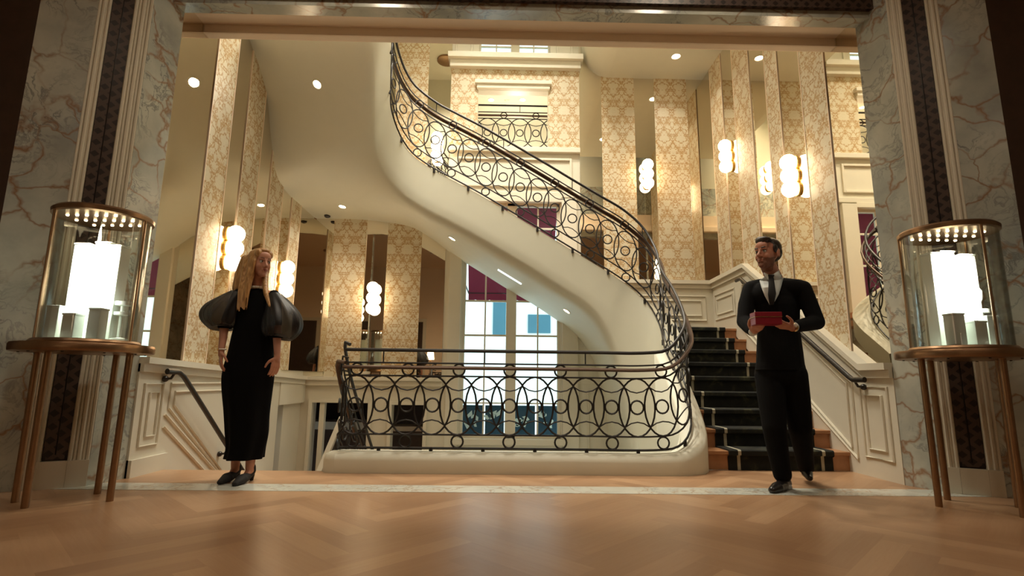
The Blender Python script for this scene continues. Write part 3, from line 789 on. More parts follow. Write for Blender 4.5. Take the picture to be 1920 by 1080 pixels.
def balustrade(root, P, out, period=.218, full=True, t0=0.0, t1=None, R=.0098, seg=.06, detail=1):
    """scroll-work balustrade along P; out = +1 when the walking side is right of the travel"""
    t1 = P.L if t1 is None else t1
    n = max(2, int((t1 - t0) / seg)); ts = [t0 + (t1 - t0) * i / n for i in range(n + 1)]
    line = lambda o, h: [P.off(t, o, h) for t in ts]
    for h, r in ((.025, .010), (.135, .008), (.625, .008), (.735, .008)):
        MB().tube(line(0, h), r, 6).build('rail_bar', M['iron'], root, smooth=True)
    MB().tube(line(out * .035, .695), .021, 8, flat=(1.15, .75)).build('handrail', M['rail_brass'], root, smooth=True)
    MB().tube(line(-out * .015, .845), .015, 8).build('guard_rail', M['iron'], root, smooth=True)
    nb = int((t1 - t0) / period); st = (t1 - t0) / nb
    a_, b_, hc = .155 * st / .218, .245, .38
    for i in range(nb):
        c = t0 + st * (i + .5)
        el = MB(); pts = []
        am = a_ * (1 - .10 * min(.7, P.slope(c)) / .7)
        for k in range(26):
            an = 2 * pi * k / 26; tt = min(t1, max(t0, c + am * sin(an))); q = P.off(tt, 0, hc + b_ * (1 - .12 * min(.6, P.slope(c))) * cos(an))
            q.z -= (P(tt).z - P(c).z) * .8; pts.append(q)
        el.tube(pts, R * .85, 5, closed=True)
        for sgn in (1, -1):
            el.tube([P.off(c + st * (q / 4 - .5), 0, hc + sgn * (.168 - .045 * (1 - (q / 2 - 1) ** 2))) for q in range(5)], R * .6, 5)
        o = el.build('oval', M['iron'], root, smooth=True)
        ci = MB(); ci.tube([P.off(c, 0, hc) + P.tan(c) * .056 * sin(2 * pi * k / 16) + Vector((0, 0, .057 * cos(2 * pi * k / 16))) for k in range(16)], R * .85, 5, closed=True)
        ci.build('circle', M['iron'], o, smooth=True)
        if i % 2 == 0:
            for h in (.08, .68):
                m = MB(); m.tube([P.off(c, 0, h) + P.tan(c) * .050 * sin(2 * pi * k / 16) + Vector((0, 0, .050 * cos(2 * pi * k / 16))) for k in range(16)], R * .85, 5, closed=True)
                m.build('ring', M['iron'], root, smooth=True)
        else:
            q = P.off(c, 0, 0); m = MB(); m.tube([q + Vector((0, 0, -.03)), q + Vector((0, 0, .03))], .016, 8); m.build('foot', M['iron'], root)
            if i % 4 == 1:
                m = MB(); m.tube([P.off(c, -out * .01, .735), P.off(c, -out * .01, .845)], .006, 6); m.build('guard_post', M['iron'], root)
BP = [(-1.36, YE + .02, .165), (-.4, YE + .02, .165), (.6, YE + .02, .165), (1.30, YE + .02, .165), (1.54, YE + .06, .20), (1.68, YE + .18, .33), (1.74, 5.05, .51), (1.78, 5.45, .80)] + [s[0] for s in SEC[:-1]] + [(-1.125, 4.72, 4.46)]
bal = thing('balustrade', 'black wrought iron scroll balustrade round the stair well, climbing to the upper floor', 'balustrade', (.1, YE, .16))
balP = Path(catmull(BP, 8))
balustrade(bal, balP, 1)
b2 = thing('balustrade', 'black wrought iron balustrade falling beside the stairs that go down at the left', 'balustrade', (-1.5, 5, 0))
B2 = [(-1.33, YE + .02, .165), (-1.39, YE + .05, .14), (-1.41, YE + .16, .04), (-1.40, 5.0, -.18), (-1.38, 5.5, -.62), (-1.37, 6.0, -1.0), (-1.36, 6.6, -1.40)]
B2P = Path(catmull(B2, 6))
balustrade(b2, B2P, -1)
b3 = thing('balustrade', 'small iron balustrade inside the high opening of the upper gallery', 'balustrade', (.1, 8.0, 4.28))
balustrade(b3, Path([(-1.2, 8.02, 4.30), (0, 8.02, 4.30), (1.4, 8.02, 4.30)]), -1, period=.24)
# wall handrails
def wall_handrail(label, pts, inx, br):
    h = thing('wall_handrail', label, 'handrail', pts[0])
    MB().tube(pts, .022, 10, flat=(.9, 1.1)).build('rail', M['black_wood'], h, smooth=True)
    P = Path(pts)
    for t in br:
        q = P(t * P.L); m = MB(); m.tube([q, q + Vector((inx * .03, 0, -.055)), q + Vector((inx * .075, 0, -.06))], .011, 8); m.ball(q + Vector((inx * .078, 0, -.06)), .026, 10, 8)
        m.build('bracket', M['black_wood'], h, smooth=True)
    return h
wall_handrail('black handrail climbing on the cream panelled wall behind the man', [(3.02, 4.45, .80), (3.02, 4.60, .80), (3.02, 4.66, .83), (3.02, 6.62, 2.07), (3.02, 6.75, 2.07)], 1, (.06, .5, .95))
wall_handrail('black handrail falling on the white panelled wall left of the woman', [(-2.72, 4.44, .80), (-2.72, 4.60, .80), (-2.72, 4.68, .76), (-2.72, 6.5, -.66), (-2.72, 6.7, -.66)], -1, (.05, .5, .95))
# ================================================================== LAMPS AND DISPLAY CASES
dg = bpy.context.evaluated_depsgraph_get()
def sconce(loc, nrm, label, group='lit bubble wall sconces'):
    """three stacked opal globes on a scalloped brass plate; nrm points into the room"""
    loc = Vector(loc); n = Vector(nrm)
    t = thing('wall_sconce', label, 'wall lamp', loc, group=group)
    sd = n.cross(Vector((0, 0, 1)))
    pl = MB()
    out = []
    for k in range(3):
        for j in range(7):
            a = -pi / 2 + pi * (j + .5) / 7; out.append((.050 * cos(a) + .012, (k - 1) * .150 + .074 * sin(a)))
    pts = [(x, z) for x, z in out] + [(-x, z) for x, z in out[::-1]]
    pl.prism([loc + sd * x + Vector((0, 0, z)) + n * .0 for x, z in pts], n * .02)
    pl.build('back_plate', M['plate'], t)
    for k in (-1, 0, 1):
        MB().ball(loc + n * .088 + Vector((0, 0, .150 * k)), .086, 20, 14, sc=(1, 1, 1.02)).build('globe', M['globe'], t, smooth=True)
    return t
sconce((XR - .01, 6.92, 3.86), (-1, 0, 0), 'lit bubble sconce high on the right side mirror, the farther of that wall')
sconce((XR - .01, 5.38, 2.96), (-1, 0, 0), 'lit bubble sconce on the right side mirror, the nearer and larger one')
sconce((2.19, YB - .01, 3.90), (0, -1, 0), 'lit bubble sconce on the back wall, right of the flight, between two damask strips')
sconce((-1.90, YB - .01, 1.92), (0, -1, 0), 'lit bubble sconce on the back wall at the left, low between two damask strips')
sconce((XL + .01, 5.36, 2.06), (1, 0, 0), 'lit bubble sconce on the left wall above the woman, the nearer of that wall')
sconce((XL + .01, 6.72, 2.00), (1, 0, 0), 'lit bubble sconce on the left wall just behind the woman')
sconce((-1.05, YB - .01, 4.28), (0, -1, 0), 'lit bubble sconce seen through the top of the balustrade, left of the gallery opening')

def downlight(loc, nrm, label, power=25, r=.045, aim=None, angle=120):
    loc = Vector(loc); n = Vector(nrm).normalized()
    t = thing('downlight', label, 'ceiling light', loc, group='recessed downlights')
    q = n.to_track_quat('Z', 'Y')
    tr = MB()
    ring = [loc + q @ Vector((cos(2 * pi * k / 20) * r * 1.25, sin(2 * pi * k / 20) * r * 1.25, .003)) for k in range(20)]
    tr.tube(ring, .006, 6, closed=True); tr.build('trim_ring', M['white_paint'], t, smooth=True)
    d = MB(); d.prism([loc + q @ Vector((cos(2 * pi * k / 20) * r, sin(2 * pi * k / 20) * r, -.004)) for k in range(20)], n * .008); d.build('lens', M['spot'], t)
    if power: light('downlight_beam', 'SPOT', loc + n * .02, power, WARMW, .05, aim or (loc + n), angle)
    return t
rb = BVHTree.FromPolygons([v.co + world_loc(ribbon) for v in ribbon.data.vertices], [p.vertices[:] for p in ribbon.data.polygons])
cp = Vector((0, 0, CAMH))
for (x, y, lab, pw) in ((595, 158, 'round downlight high on the sweeping white underside, top left', 14), (642, 387, 'small round downlight in the flat underside above the left wall strips', 40),
                        (848, 447, 'round downlight at the bend of the underside above the tall window', 16), (1063, 583, 'round downlight low in the underside right of the tall window', 12)):
    hit = rb.ray_cast(cp, ray(x, y).normalized())
    if hit[0] is not None:
        n = hit[1]
        if n.dot(cp - hit[0]) < 0: n = -n
        dn = Vector((0, 0, -1)) if y == 387 else n
        downlight(hit[0], n, lab, pw, .042)
hit = rb.ray_cast(cp, ray(956, 518).normalized())
if hit[0] is not None:
    h2 = rb.ray_cast(cp, ray(978, 532).normalized()); h1 = rb.ray_cast(cp, ray(934, 505).normalized())
    if h1[0] and h2[0]:
        t = thing('linear_light', 'slim recessed strip light in the slanting underside above the tall window', 'ceiling light', hit[0])
        n = hit[1] if hit[1].dot(cp - hit[0]) > 0 else -hit[1]
        MB().tube([h1[0] + n * .001, h2[0] + n * .001], .016, 6).build('diffuser', M['led_strip'], t)
for y0, x0 in ((411, 614),):
    hit = rb.ray_cast(cp, ray(x0, y0 - 7).normalized())
    if hit[0] is not None:
        t = thing('smoke_detector', 'small dark ceiling detector by the back wall strips at the left', 'detector', hit[0])
        MB().ball(hit[0] - Vector((0, 0, .012)), .045, 12, 8, sc=(1, 1, .6)).build('dome', M['black_wood'], t, smooth=True)
        MB().ball(hit[0] - Vector((0, 0, -.004)), .055, 12, 6, sc=(1, 1, .2)).build('base', M['black_wood'], t, smooth=True)
# upper right ceiling with its curved cove
ce = MB(); ce.box(1.62, XR, 4.75, YB, 5.54, 5.66)
uc = struct('ceiling_upper', ce, M['cream'])
cv = MB(); rws = []
for k in range(15):
    y = 4.75 + (YB - 4.75) * k / 14
    pr = [(1.62, 5.54)] + [(1.62 - .42 * sin(a), 5.54 + .55 * (1 - cos(a))) for a in (pi / 2 * j / 8 for j in range(1, 9))] + [(1.20, 6.6), (1.20, ZT)]
    rws.append([(x, y, z) for x, z in pr])
cv.grid(rws); cv.build('curved_cove', M['cream'], uc, smooth=True, angle=60)
downlight((2.52, 7.18, 5.54), (0, 0, -1), 'round downlight in the upper right ceiling', 60, .055)
downlight((1.95, 5.6, 5.54), (0, 0, -1), 'round downlight in the upper right ceiling nearer the portal', 60, .055)
a = at(921, 187, Z=5.78); b = at(980, 187, Z=5.78)
downlight((a.x, a.y, 5.78), (0, 0, -1), 'left one of two tiny downlights in the gallery ceiling', 30, .045)
downlight((b.x, b.y, 5.78), (0, 0, -1), 'right one of two tiny downlights in the gallery ceiling', 30, .045)
dt = thing('smoke_detector', 'tiny detector between the two gallery downlights', 'detector', ((a.x + b.x) / 2, a.y, 5.77))
MB().ball(((a.x + b.x) / 2, a.y, 5.775), .04, 10, 6, sc=(1, 1, .5)).build('dome', M['beige'], dt, smooth=True)
MB().ball(((a.x + b.x) / 2, a.y, 5.78), .052, 10, 6, sc=(1, 1, .2)).build('base', M['white_paint'], dt, smooth=True)
for i, (x, y) in enumerate(HALL_FILL):  # unseen housings invented for the added hall fill
    t = thing('fill_lamp', ('left portal side', 'right portal side', 'left back', 'right back', 'middle')[i] + ' one of five added fill lamps in brass housings, stair hall ceiling', 'ceiling light', (x, y, ZT), group='added hall fill lamps')
    MB().lathe([(.0, ZT), (.20, ZT), (.20, ZT - .04), (.16, ZT - .05), (0, ZT - .05)], (x, y, 0), 24).build('housing', M['brass'], t, smooth=True)
for i, (x, y) in enumerate(FRONT_FILL):  # housings out of view, made up to carry the front room fill
    t = thing('fill_lamp', ('left middle', 'centre middle', 'right middle', 'left rear', 'centre rear', 'right rear', 'left portal side', 'right portal side')[i] + ' added fill lamp in the front room ceiling', 'ceiling light', (x, y, 5.0), group='added front room fill lamps')
    MB().lathe([(.0, 5.0), (.18, 5.0), (.18, 4.97), (.15, 4.96), (0, 4.96)], (x, y, 0), 24).build('housing', M['brass'], t, smooth=True)

light('gallery_fill_light', 'POINT', (.2, 9.0, 4.6), 48, WARMW, .15)  # hidden fill light added to brighten the gallery ceiling
# ---- console lamp at the far end of the front room (it shows in the mirror behind the balustrade)
ctb = thing('console_table', 'dark console table at the far end of the front room', 'table', (-2.5, -3.2, 0))
MB().box(-3.2, -1.8, -3.4, -3.0, .80, .85).build('table_top', M['black_wood'], ctb, bevel=.005)
for x in (-3.14, -1.86):
    for y in (-3.36, -3.04): MB().box(x - .025, x + .025, y - .025, y + .025, 0, .80).build('leg', M['black_wood'], ctb)
tl = thing('table_lamp', 'small glowing lamp mirrored behind the balustrade, left of the tall window', 'lamp', (-2.5, -3.2, .85))
MB().lathe([(0, .85), (.09, .85), (.09, .87), (.015, .90), (.012, 1.45), (0, 1.45)], (-2.5, -3.2, 0), 20).build('base', M['brass'], tl, smooth=True, angle=30)
MB().lathe([(.10, 1.45), (.13, 1.45), (.10, 1.72), (.08, 1.72)], (-2.5, -3.2, 0), 24, closed=True).build('lamp_shade', M['globe'], tl, smooth=True, angle=30)
# ---- display cases
def case(label, cx, cy, zt, legs, ztop, variant):
    t = thing('display_case', label, 'display case', (cx, cy, 0))
    RD, RG = .375, .268
    MB().lathe([(0, zt - .055), (RD - .02, zt - .055), (RD - .003, zt - .05), (RD, zt - .04), (RD, zt - .012), (RD - .006, zt), (0, zt)], (cx, cy, 0), 64).build('table_top', M['brass'], t, smooth=True, angle=30)
    for (lx, ly) in legs:
        lg = MB(); lg.tube([(cx + lx, cy + ly, 0), (cx + lx * 1.02, cy + ly * 1.02, zt - .055)], .020, 12); lg.build('leg', M['brass'], t, smooth=True)
    for k in range(10):
        a = 2 * pi * k / 10; MB().lathe([(0, zt - .060), (.007, zt - .060), (.007, zt - .055)], (cx + .32 * cos(a), cy + .32 * sin(a), 0), 8).build('screw', M['iron'], t)
    MB().lathe([(RG - .02, zt), (RG + .022, zt), (RG + .024, zt + .012), (RG + .012, zt + .026), (RG - .02, zt + .026)], (cx, cy, 0), 64, closed=True).build('lower_ring', M['brass'], t, smooth=True, angle=30)
    MB().lathe([(RG - .004, zt + .024), (RG, zt + .024), (RG, ztop), (RG - .004, ztop)], (cx, cy, 0), 64, closed=True).build('glass_cylinder', M['glass'], t, smooth=True, angle=30)
    tp = MB().lathe([(0, ztop - .012), (RG - .03, ztop - .012), (RG - .008, ztop - .018), (RG + .012, ztop - .012), (RG + .014, ztop + .012), (RG, ztop + .026), (0, ztop + .03)], (cx, cy, 0), 64).build('lid', M['brass'], t, smooth=True, angle=30)
    for k in (0, 1, 2):
        a = variant * .5 + pi * 2 * k / 3; m = MB(); m.tube([(cx + (RG + .004) * cos(a), cy + (RG + .004) * sin(a), zt + .02), (cx + (RG + .004) * cos(a), cy + (RG + .004) * sin(a), ztop)], .008, 8)
        m.build('post', M['brass'], t, smooth=True)
    pts = [(.062 * (i + .5 * (j % 2)), .115 * j) for i in range(-4, 5) for j in range(-1, 2) if (.062 * (i + .5 * (j % 2))) ** 2 + (.115 * j) ** 2 < .21 ** 2]
    for x, y in pts:
        MB().lathe([(0, ztop - .022), (.008, ztop - .020), (.010, ztop - .012)], (cx + x, cy + y, 0), 10).build('led', M['led'], t)
    light('case_light', 'SPOT', (cx, cy, ztop - .05), 150, (1.0, .93, .78), .05, (cx, cy, zt), 75)
    for sx, sy in ((-.12, -.12), (.12, -.12)): light('case_light', 'SPOT', (cx + sx, cy + sy, ztop - .05), 120, (1.0, .93, .78), .03, (cx, cy + .02, zt + .35), 60)
    # floor board and white plinths
    MB().lathe([(0, zt), (RG - .02, zt), (RG - .02, zt + .03), (0, zt + .03)], (cx, cy, 0), 48).build('floor_board', M['case_white'], t, smooth=True, angle=30)
    return t
CL = (-2.68, 3.50, .955, 1.80); CR = (3.05, 3.50, .985, 1.79)
case('left display case, glass cylinder with brass rim on a four legged brass table', CL[0], CL[1], CL[2], [(-.25, -.05), (-.07, -.19), (.05, .21), (.28, 0)], CL[3], 0)
case('right display case, glass cylinder with brass rim on a four legged brass table', CR[0], CR[1], CR[2], [(-.255, .03), (-.03, .235), (.25, .02), (.03, -.24)], CR[3], 1)
def plinth_block(lab, cx, cy, x, y, w_, h0, h1, grp):
    mt = M['case_white']
    p = thing('display_plinth', lab, 'plinth', (cx + x, cy + y, h0), group=grp)
    MB().box(cx + x - w_, cx + x + w_, cy + y - w_, cy + y + w_, h0, h1 - .012).build('block', mt, p, bevel=.004)
    MB().box(cx + x - w_ - .003, cx + x + w_ + .003, cy + y - w_ - .003, cy + y + w_ + .003, h1 - .012, h1).build('cap', mt, p, bevel=.003)
for (cx, cy, zt, ztop), sd in ((CL, 'left'), (CR, 'right')):
    z0 = zt + .031; bo = .06 if sd == 'left' else -.06
    for i, (x, y, w_, h, nm) in enumerate(((-.105, .03, .048, .64, 'tall white plinth, left one at the back'), (0, .07, .048, .66, 'tall white plinth, middle one at the back'), (.105, .03, .048, .63, 'tall white plinth, right one at the back'),
                                  (-.125, -.15, .038, .20, 'low white plinth, left in front'), (-.005, -.17, .038, .15, 'low white plinth, middle in front'), (.115, -.13, .036, .19, 'low white plinth, right in front'))):
        plinth_block('%s of the %s glass case' % (nm, sd), cx, cy, x + bo * (.55 if y < 0 else -.1), y, w_, z0, z0 + h, 'white plinths in the %s case' % sd)
    b = thing('glowing_bust', 'white rounded bust made to glow on the low plinths inside the %s glass case' % sd, 'lamp', (cx, cy - .02, z0 + .28))  # display bust given its own glow to light the plinths
    MB().lathe([(0, 0), (.05, .008), (.09, .04), (.112, .09), (.115, .14), (.10, .17), (.06, .19), (.032, .21), (.028, .25), (0, .26)], (cx + bo, cy - .10, z0 + .205), 32).build('bust_body', M['bust_glow'], b, smooth=True)
    MB().lathe([(.072, 0), (.085, .004), (.085, .01), (.072, .012)], (cx + bo, cy - .10, z0 + .36), 24, closed=True).build('collar_ring', M['brass'], b, smooth=True)
    s_ = thing('jewellery_stand', 'small round stand at the right inside the %s glass case' % sd, 'display stand', (cx + .17, cy - .08, z0))
    MB().lathe([(0, 0), (.05, 0), (.05, .012), (.012, .02), (.012, .16), (.045, .165), (.045, .185), (.012, .19), (.012, .225), (.045, .23), (.045, .255), (0, .258)], (cx + .185, cy + .02, z0), 24).build('stem', M['case_white'], s_, smooth=True, angle=30)
sp = thing('white_spire', 'slim pointed white spire standing on the glowing bust in the left glass case', 'ornament', (CL[0] + .06, 3.40, 1.5))
MB().lathe([(.02, 0), (.016, .06), (.008, .20), (0, .31)], (CL[0] + .06, CL[1] - .10, CL[2] + .031 + .465), 16).build('spire', M['case_white'], sp, smooth=True)
# ================================================================== PEOPLE
M['skin_m'] = plain('tanned_skin', (.46, .20, .125), .5, nscale=30, namt=.06)
M['skin_w'] = plain('fair_skin', (.52, .245, .16), .45, nscale=30, namt=.05)
M['suit'] = plain('black_wool', (.0045, .0045, .005), .9, nscale=200, namt=.3, Specular_IOR_Level=.15)
M['trouser'] = plain('black_trouser_wool', (.004, .004, .0045), .9, nscale=200, namt=.3, Specular_IOR_Level=.15)
M['dress'] = plain('black_crepe', (.003, .003, .0035), .9, nscale=100, namt=.3, Specular_IOR_Level=.12)
M['shirt'] = plain('white_cotton', (.62, .66, .64), .7, nscale=50, namt=.03)
M['tie'] = plain('black_silk', (.004, .004, .005), .6, nscale=80, namt=.2)
M['shoe'] = plain('black_leather', (.012, .010, .010), .28, nscale=40, namt=.2)
M['suede'] = plain('black_suede', (.010, .009, .009), .8, nscale=60, namt=.2)
M['eye'] = plain('eye_white', (.45, .42, .38), .3, nscale=40, namt=.02)
M['iris'] = plain('dark_iris', (.03, .02, .015), .2, nscale=40, namt=.1)
M['lips'] = plain('rose_lips', (.36, .09, .08), .4, nscale=40, namt=.05)
M['stubble'] = plain('short_dark_beard', (.22, .10, .065), .8, nscale=260, namt=.5)
M['redbox'] = plain('red_leather', (.26, .012, .03), .35, nscale=60, namt=.15)
M['gold'] = plain('polished_gold', (.75, .50, .22), .2, .95, nscale=20, namt=.05)
M['pearl'] = plain('pearl', (.75, .72, .64), .2, nscale=20, namt=.02)
def mk_hair(name, a, b_):
    m, nt, b = new_mat(name); n = N(nt); s = n.sep(n.obj())
    f = n.noise(n.comb(n.math('MULTIPLY', s[0], 130), n.math('MULTIPLY', s[1], 130), n.math('MULTIPLY', s[2], 6)), 1.0, 3)
    n.link(n.mix(n.ramp(f, [(.35, (0, 0, 0)), (.65, (1, 1, 1))]), (*a, 1), (*b_, 1)), b.inputs['Base Color']); b.inputs['Roughness'].default_value = .45
    n.bump(b, f, .5, .004); return m
M['hair_w'] = mk_hair('blonde_hair', (.26, .12, .035), (.62, .36, .14))
M['hair_m'] = mk_hair('dark_brown_hair', (.012, .007, .005), (.035, .02, .013))
def mk_organza():
    m, nt, b = new_mat('black_organza'); n = N(nt)
    tr = n.new('ShaderNodeBsdfTransparent'); lw = n.new('ShaderNodeLayerWeight'); lw.inputs[0].default_value = .35
    mx = n.new('ShaderNodeMixShader'); b.inputs['Base Color'].default_value = (.010, .0085, .0085, 1); b.inputs['Roughness'].default_value = .5
    n.link(n.math('ADD', n.math('MULTIPLY', lw.outputs['Facing'], .18), .81), mx.inputs[0]); n.link(tr.outputs[0], mx.inputs[1]); n.link(b.outputs[0], mx.inputs[2])
    n.link(mx.outputs[0], nt.nodes['Material Output'].inputs[0]); return m
M['organza'] = mk_organza()

class Blob:
    """closed rounded masses that are fused into one continuous surface"""
    def __init__(s): s.m = MB()
    def ell(s, c, r, rot=None): s.m.ball(c, 1.0, 24, 16, sc=r, rot=rot); return s
    def cap(s, p0, p1, r0, r1, wide=1.0, side=(1, 0, 0), n=20, k=5):
        p0 = Vector(p0); p1 = Vector(p1); ax = (p1 - p0); L = ax.length
        ax = ax / L if L > 1e-6 else Vector((0, 0, 1))
        sd = Vector(side); sd = sd - ax * sd.dot(ax)
        if sd.length < 1e-3: sd = Vector((0, 1, 0)) - ax * ax.y
        sd.normalize(); fw = ax.cross(sd)
        prof = [(-r0 * cos(pi / 2 * i / k), r0 * sin(pi / 2 * i / k)) for i in range(k + 1)] + [(L + r1 * sin(pi / 2 * i / k), r1 * cos(pi / 2 * i / k)) for i in range(k + 1)]
        vs_ = [p0 + ax * h + sd * (r * wide * cos(2 * pi * j / n)) + fw * (r * sin(2 * pi * j / n)) for h, r in prof for j in range(n)]
        fs = [(i * n + j, i * n + (j + 1) % n, (i + 1) * n + (j + 1) % n, (i + 1) * n + j) for i in range(len(prof) - 1) for j in range(n)]
        s.m.add(vs_, fs); return s
    def chain(s, pts, rs, wide=1.0, side=(1, 0, 0)):
        for i in range(len(pts) - 1): s.cap(pts[i], pts[i + 1], rs[i], rs[i + 1], wide, side)
        return s
    def mesh(s, voxel, smooth=4):
        me = bpy.data.meshes.new('tmp'); me.from_pydata(s.m.v, [], s.m.f)
        bm = bmesh.new(); bm.from_mesh(me); bmesh.ops.remove_doubles(bm, verts=bm.verts, dist=1e-6); bmesh.ops.recalc_face_normals(bm, faces=bm.faces); bm.to_mesh(me); bm.free()
        o = bpy.data.objects.new('tmp', me); COL.objects.link(o)
        r = o.modifiers.new('r', 'REMESH'); r.mode = 'VOXEL'; r.voxel_size = voxel; r.use_smooth_shade = True
        q = o.modifiers.new('s', 'SMOOTH'); q.iterations = smooth; q.factor = .5
        dg = bpy.context.evaluated_depsgraph_get(); dg.update()
        out = bpy.data.meshes.new_from_object(o.evaluated_get(dg)); bpy.data.objects.remove(o); bpy.data.meshes.remove(me)
        return out
    def build(s, name, mat, parent, voxel=.006, smooth=4, deform=None):
        me = s.mesh(voxel, smooth); off = world_loc(parent)
        me.name = name
        for v in me.vertices:
            if deform: v.co = deform(v.co.copy())
            v.co -= off
        me.materials.clear(); me.materials.append(mat)
        for p in me.polygons: p.use_smooth = True; p.material_index = 0
        o = bpy.data.objects.new(name, me); COL.objects.link(o); o.parent = parent; return o
def bvh(o):
    off = world_loc(o); return BVHTree.FromPolygons([v.co + off for v in o.data.vertices], [p.vertices[:] for p in o.data.polygons])
def decal(name, trees, rows, d, mat, parent, thick=.003, dirv=None):
    """cloth panel laid on a body: rows of pixel pairs (left, right) giving its outline on the front of the figure"""
    out = []
    for (l, r) in rows:
        row = []
        for k in range(7):
            t = k / 6; x = l[0] + (r[0] - l[0]) * t; y = l[1] + (r[1] - l[1]) * t
            dr = ray(x, y).normalized(); best = None
            for tr_ in trees:
                h = tr_.ray_cast(cp, dr)
                if h[0] is not None and (best is None or h[3] < best[3]): best = h
            row.append(best[0] + best[1] * 0 - dr * d if best else None)
        out.append(row)
    for row in out:
        good = [q for q in row if q is not None]
        if not good: return None
        for k in range(7):
            if row[k] is None: row[k] = min(good, key=lambda g: 0)
    m = MB(); m.grid(out); o = m.build(name, mat, parent, smooth=True, recalc=False)
    md = o.modifiers.new('s', 'SOLIDIFY'); md.thickness = thick; md.offset = 0
    return o
def head(b, c, yaw, tilt=0.0, s=1.0, male=True):
    """adds the head masses to blob b, returns a function from head space (x right, -y forward, z up) to the world"""
    R = Matrix.Rotation(yaw, 3, 'Z') @ Matrix.Rotation(tilt, 3, 'X'); c = Vector(c)
    W = lambda x, y, z: c + R @ (Vector((x, y, z)) * s)
    E_ = lambda p, r: b.ell(W(*p), tuple(q * s for q in r), rot=R)
    jw = 1.0 if male else .88
    E_((0, .018, .035), (.076, .094, .086)); E_((0, -.032, -.015), (.063, .060, .085)); E_((0, -.02, -.055), (.056 * jw, .06, .045))
    E_((0, -.045, -.078), (.042 * jw, .042, .036)); E_((0, -.074, -.098), (.020 * jw, .018, .018))
    E_((.034, -.062, -.030), (.022, .022, .026)); E_((-.034, -.062, -.030), (.022, .022, .026))
    E_((0, -.07, .048), (.05, .025, .04))
    b.cap(W(-.040, -.078, .024), W(-.012, -.088, .022), .010 * s, .009 * s); b.cap(W(.012, -.088, .022), W(.040, -.078, .024), .009 * s, .010 * s)
    b.chain([W(0, -.086, .02), W(0, -.100, -.008), W(0, -.112, -.028)], [.0075 * s, .009 * s, .0115 * s])
    E_((.011, -.100, -.033), (.008, .010, .007)); E_((-.011, -.100, -.033), (.008, .010, .007))
    b.cap(W(-.017, -.088, -.056), W(.017, -.088, -.056), .0065 * s, .0065 * s); b.cap(W(-.015, -.087, -.067), W(.015, -.087, -.067), .0072 * s, .0072 * s)
    for sx in (-1, 1):
        E_((sx * .079, .012, -.004), (.008, .020, .031)); E_((sx * .081, .006, -.022), (.007, .012, .012))
    return W, R
def face_parts(W, R, s, parent, lips, brow_mat, brow_r=.0045):
    for sx in (-1, 1):
        e = MB().ball(W(sx * .030, -.079, .004), .0125 * s, 14, 10).build('eye', M['eye'], parent, smooth=True)
        MB().ball(W(sx * .030 + .002, -.0885, .004), .0058 * s, 10, 8).build('iris', M['iris'], e, smooth=True)
        MB().tube([W(sx * .042, -.079, .011), W(sx * .030, -.0915, .0135), W(sx * .018, -.088, .011)], .0022 * s, 6).build('eyelid', brow_mat, e, smooth=True)
        MB().tube([W(sx * .047, -.078, .029), W(sx * .034, -.090, .035), W(sx * .014, -.096, .030)], [brow_r * .5 * s, brow_r * s, brow_r * s * .9], 6, flat=(1, .7)).build('eyebrow', brow_mat, parent, smooth=True)
    lp = MB(); lp.tube([W(-.020, -.0885, -.0595), W(-.008, -.0965, -.0565), W(0, -.0965, -.0580), W(.008, -.0965, -.0565), W(.020, -.0885, -.0595)], [.001, .0035, .003, .0035, .001], 6)
    lp.tube([W(-.018, -.089, -.0625), W(0, -.0965, -.0675), W(.018, -.089, -.0625)], [.001, .0045, .001], 6)
    lp.build('lips', lips, parent, smooth=True)
def hand(b, wrist, palm_dir, palm_nrm, thumb_side, curl=.5, s=1.0, spread=.06):
    """palm with five bent fingers. palm_dir: wrist to knuckles, palm_nrm: out of the back of the hand, thumb_side: +-1"""
    w_ = Vector(wrist); d = Vector(palm_dir).normalized(); n = Vector(palm_nrm); n = (n - d * n.dot(d)).normalized(); sd = d.cross(n) * thumb_side
    k = w_ + d * .088 * s
    b.cap(w_, w_ + d * .03 * s, .022 * s, .024 * s, 1.15, sd)
    for j, (o, ln) in enumerate(((.030, .92), (.010, 1.0), (-.010, .95), (-.029, .78))):
        kn = k + sd * o * s - d * abs(o) * .15
        b.cap(w_ + d * .02 * s + sd * o * .55 * s, kn, .0135 * s, .0115 * s)
        p = kn; dd = (d + sd * o * spread * 20).normalized(); rot0 = 0
        for seg, L in enumerate((.040, .026, .021)):
            a = curl * (.55, .95, .7)[seg]
            dd = Matrix.Rotation(-a, 3, n.cross(d).normalized()) @ dd if False else (dd * cos(a) - (n - dd * n.dot(dd)).normalized() * sin(a)).normalized()
            q = p + dd * L * ln * s; b.cap(p, q, (.0092, .0085, .0078)[seg] * s, (.0085, .0078, .0066)[seg] * s); p = q
    t0 = w_ + d * .025 * s + sd * .022 * s; t1 = t0 + (d * .55 + sd * .75 - n * .35).normalized() * .040 * s
    t2 = t1 + (d * .85 + sd * .35 - n * .35).normalized() * .032 * s; t3 = t2 + (d * .9 + sd * .05 - n * .45).normalized() * .026 * s
    b.chain([t0, t1, t2, t3], [.014 * s, .0115 * s, .0098 * s, .0078 * s])

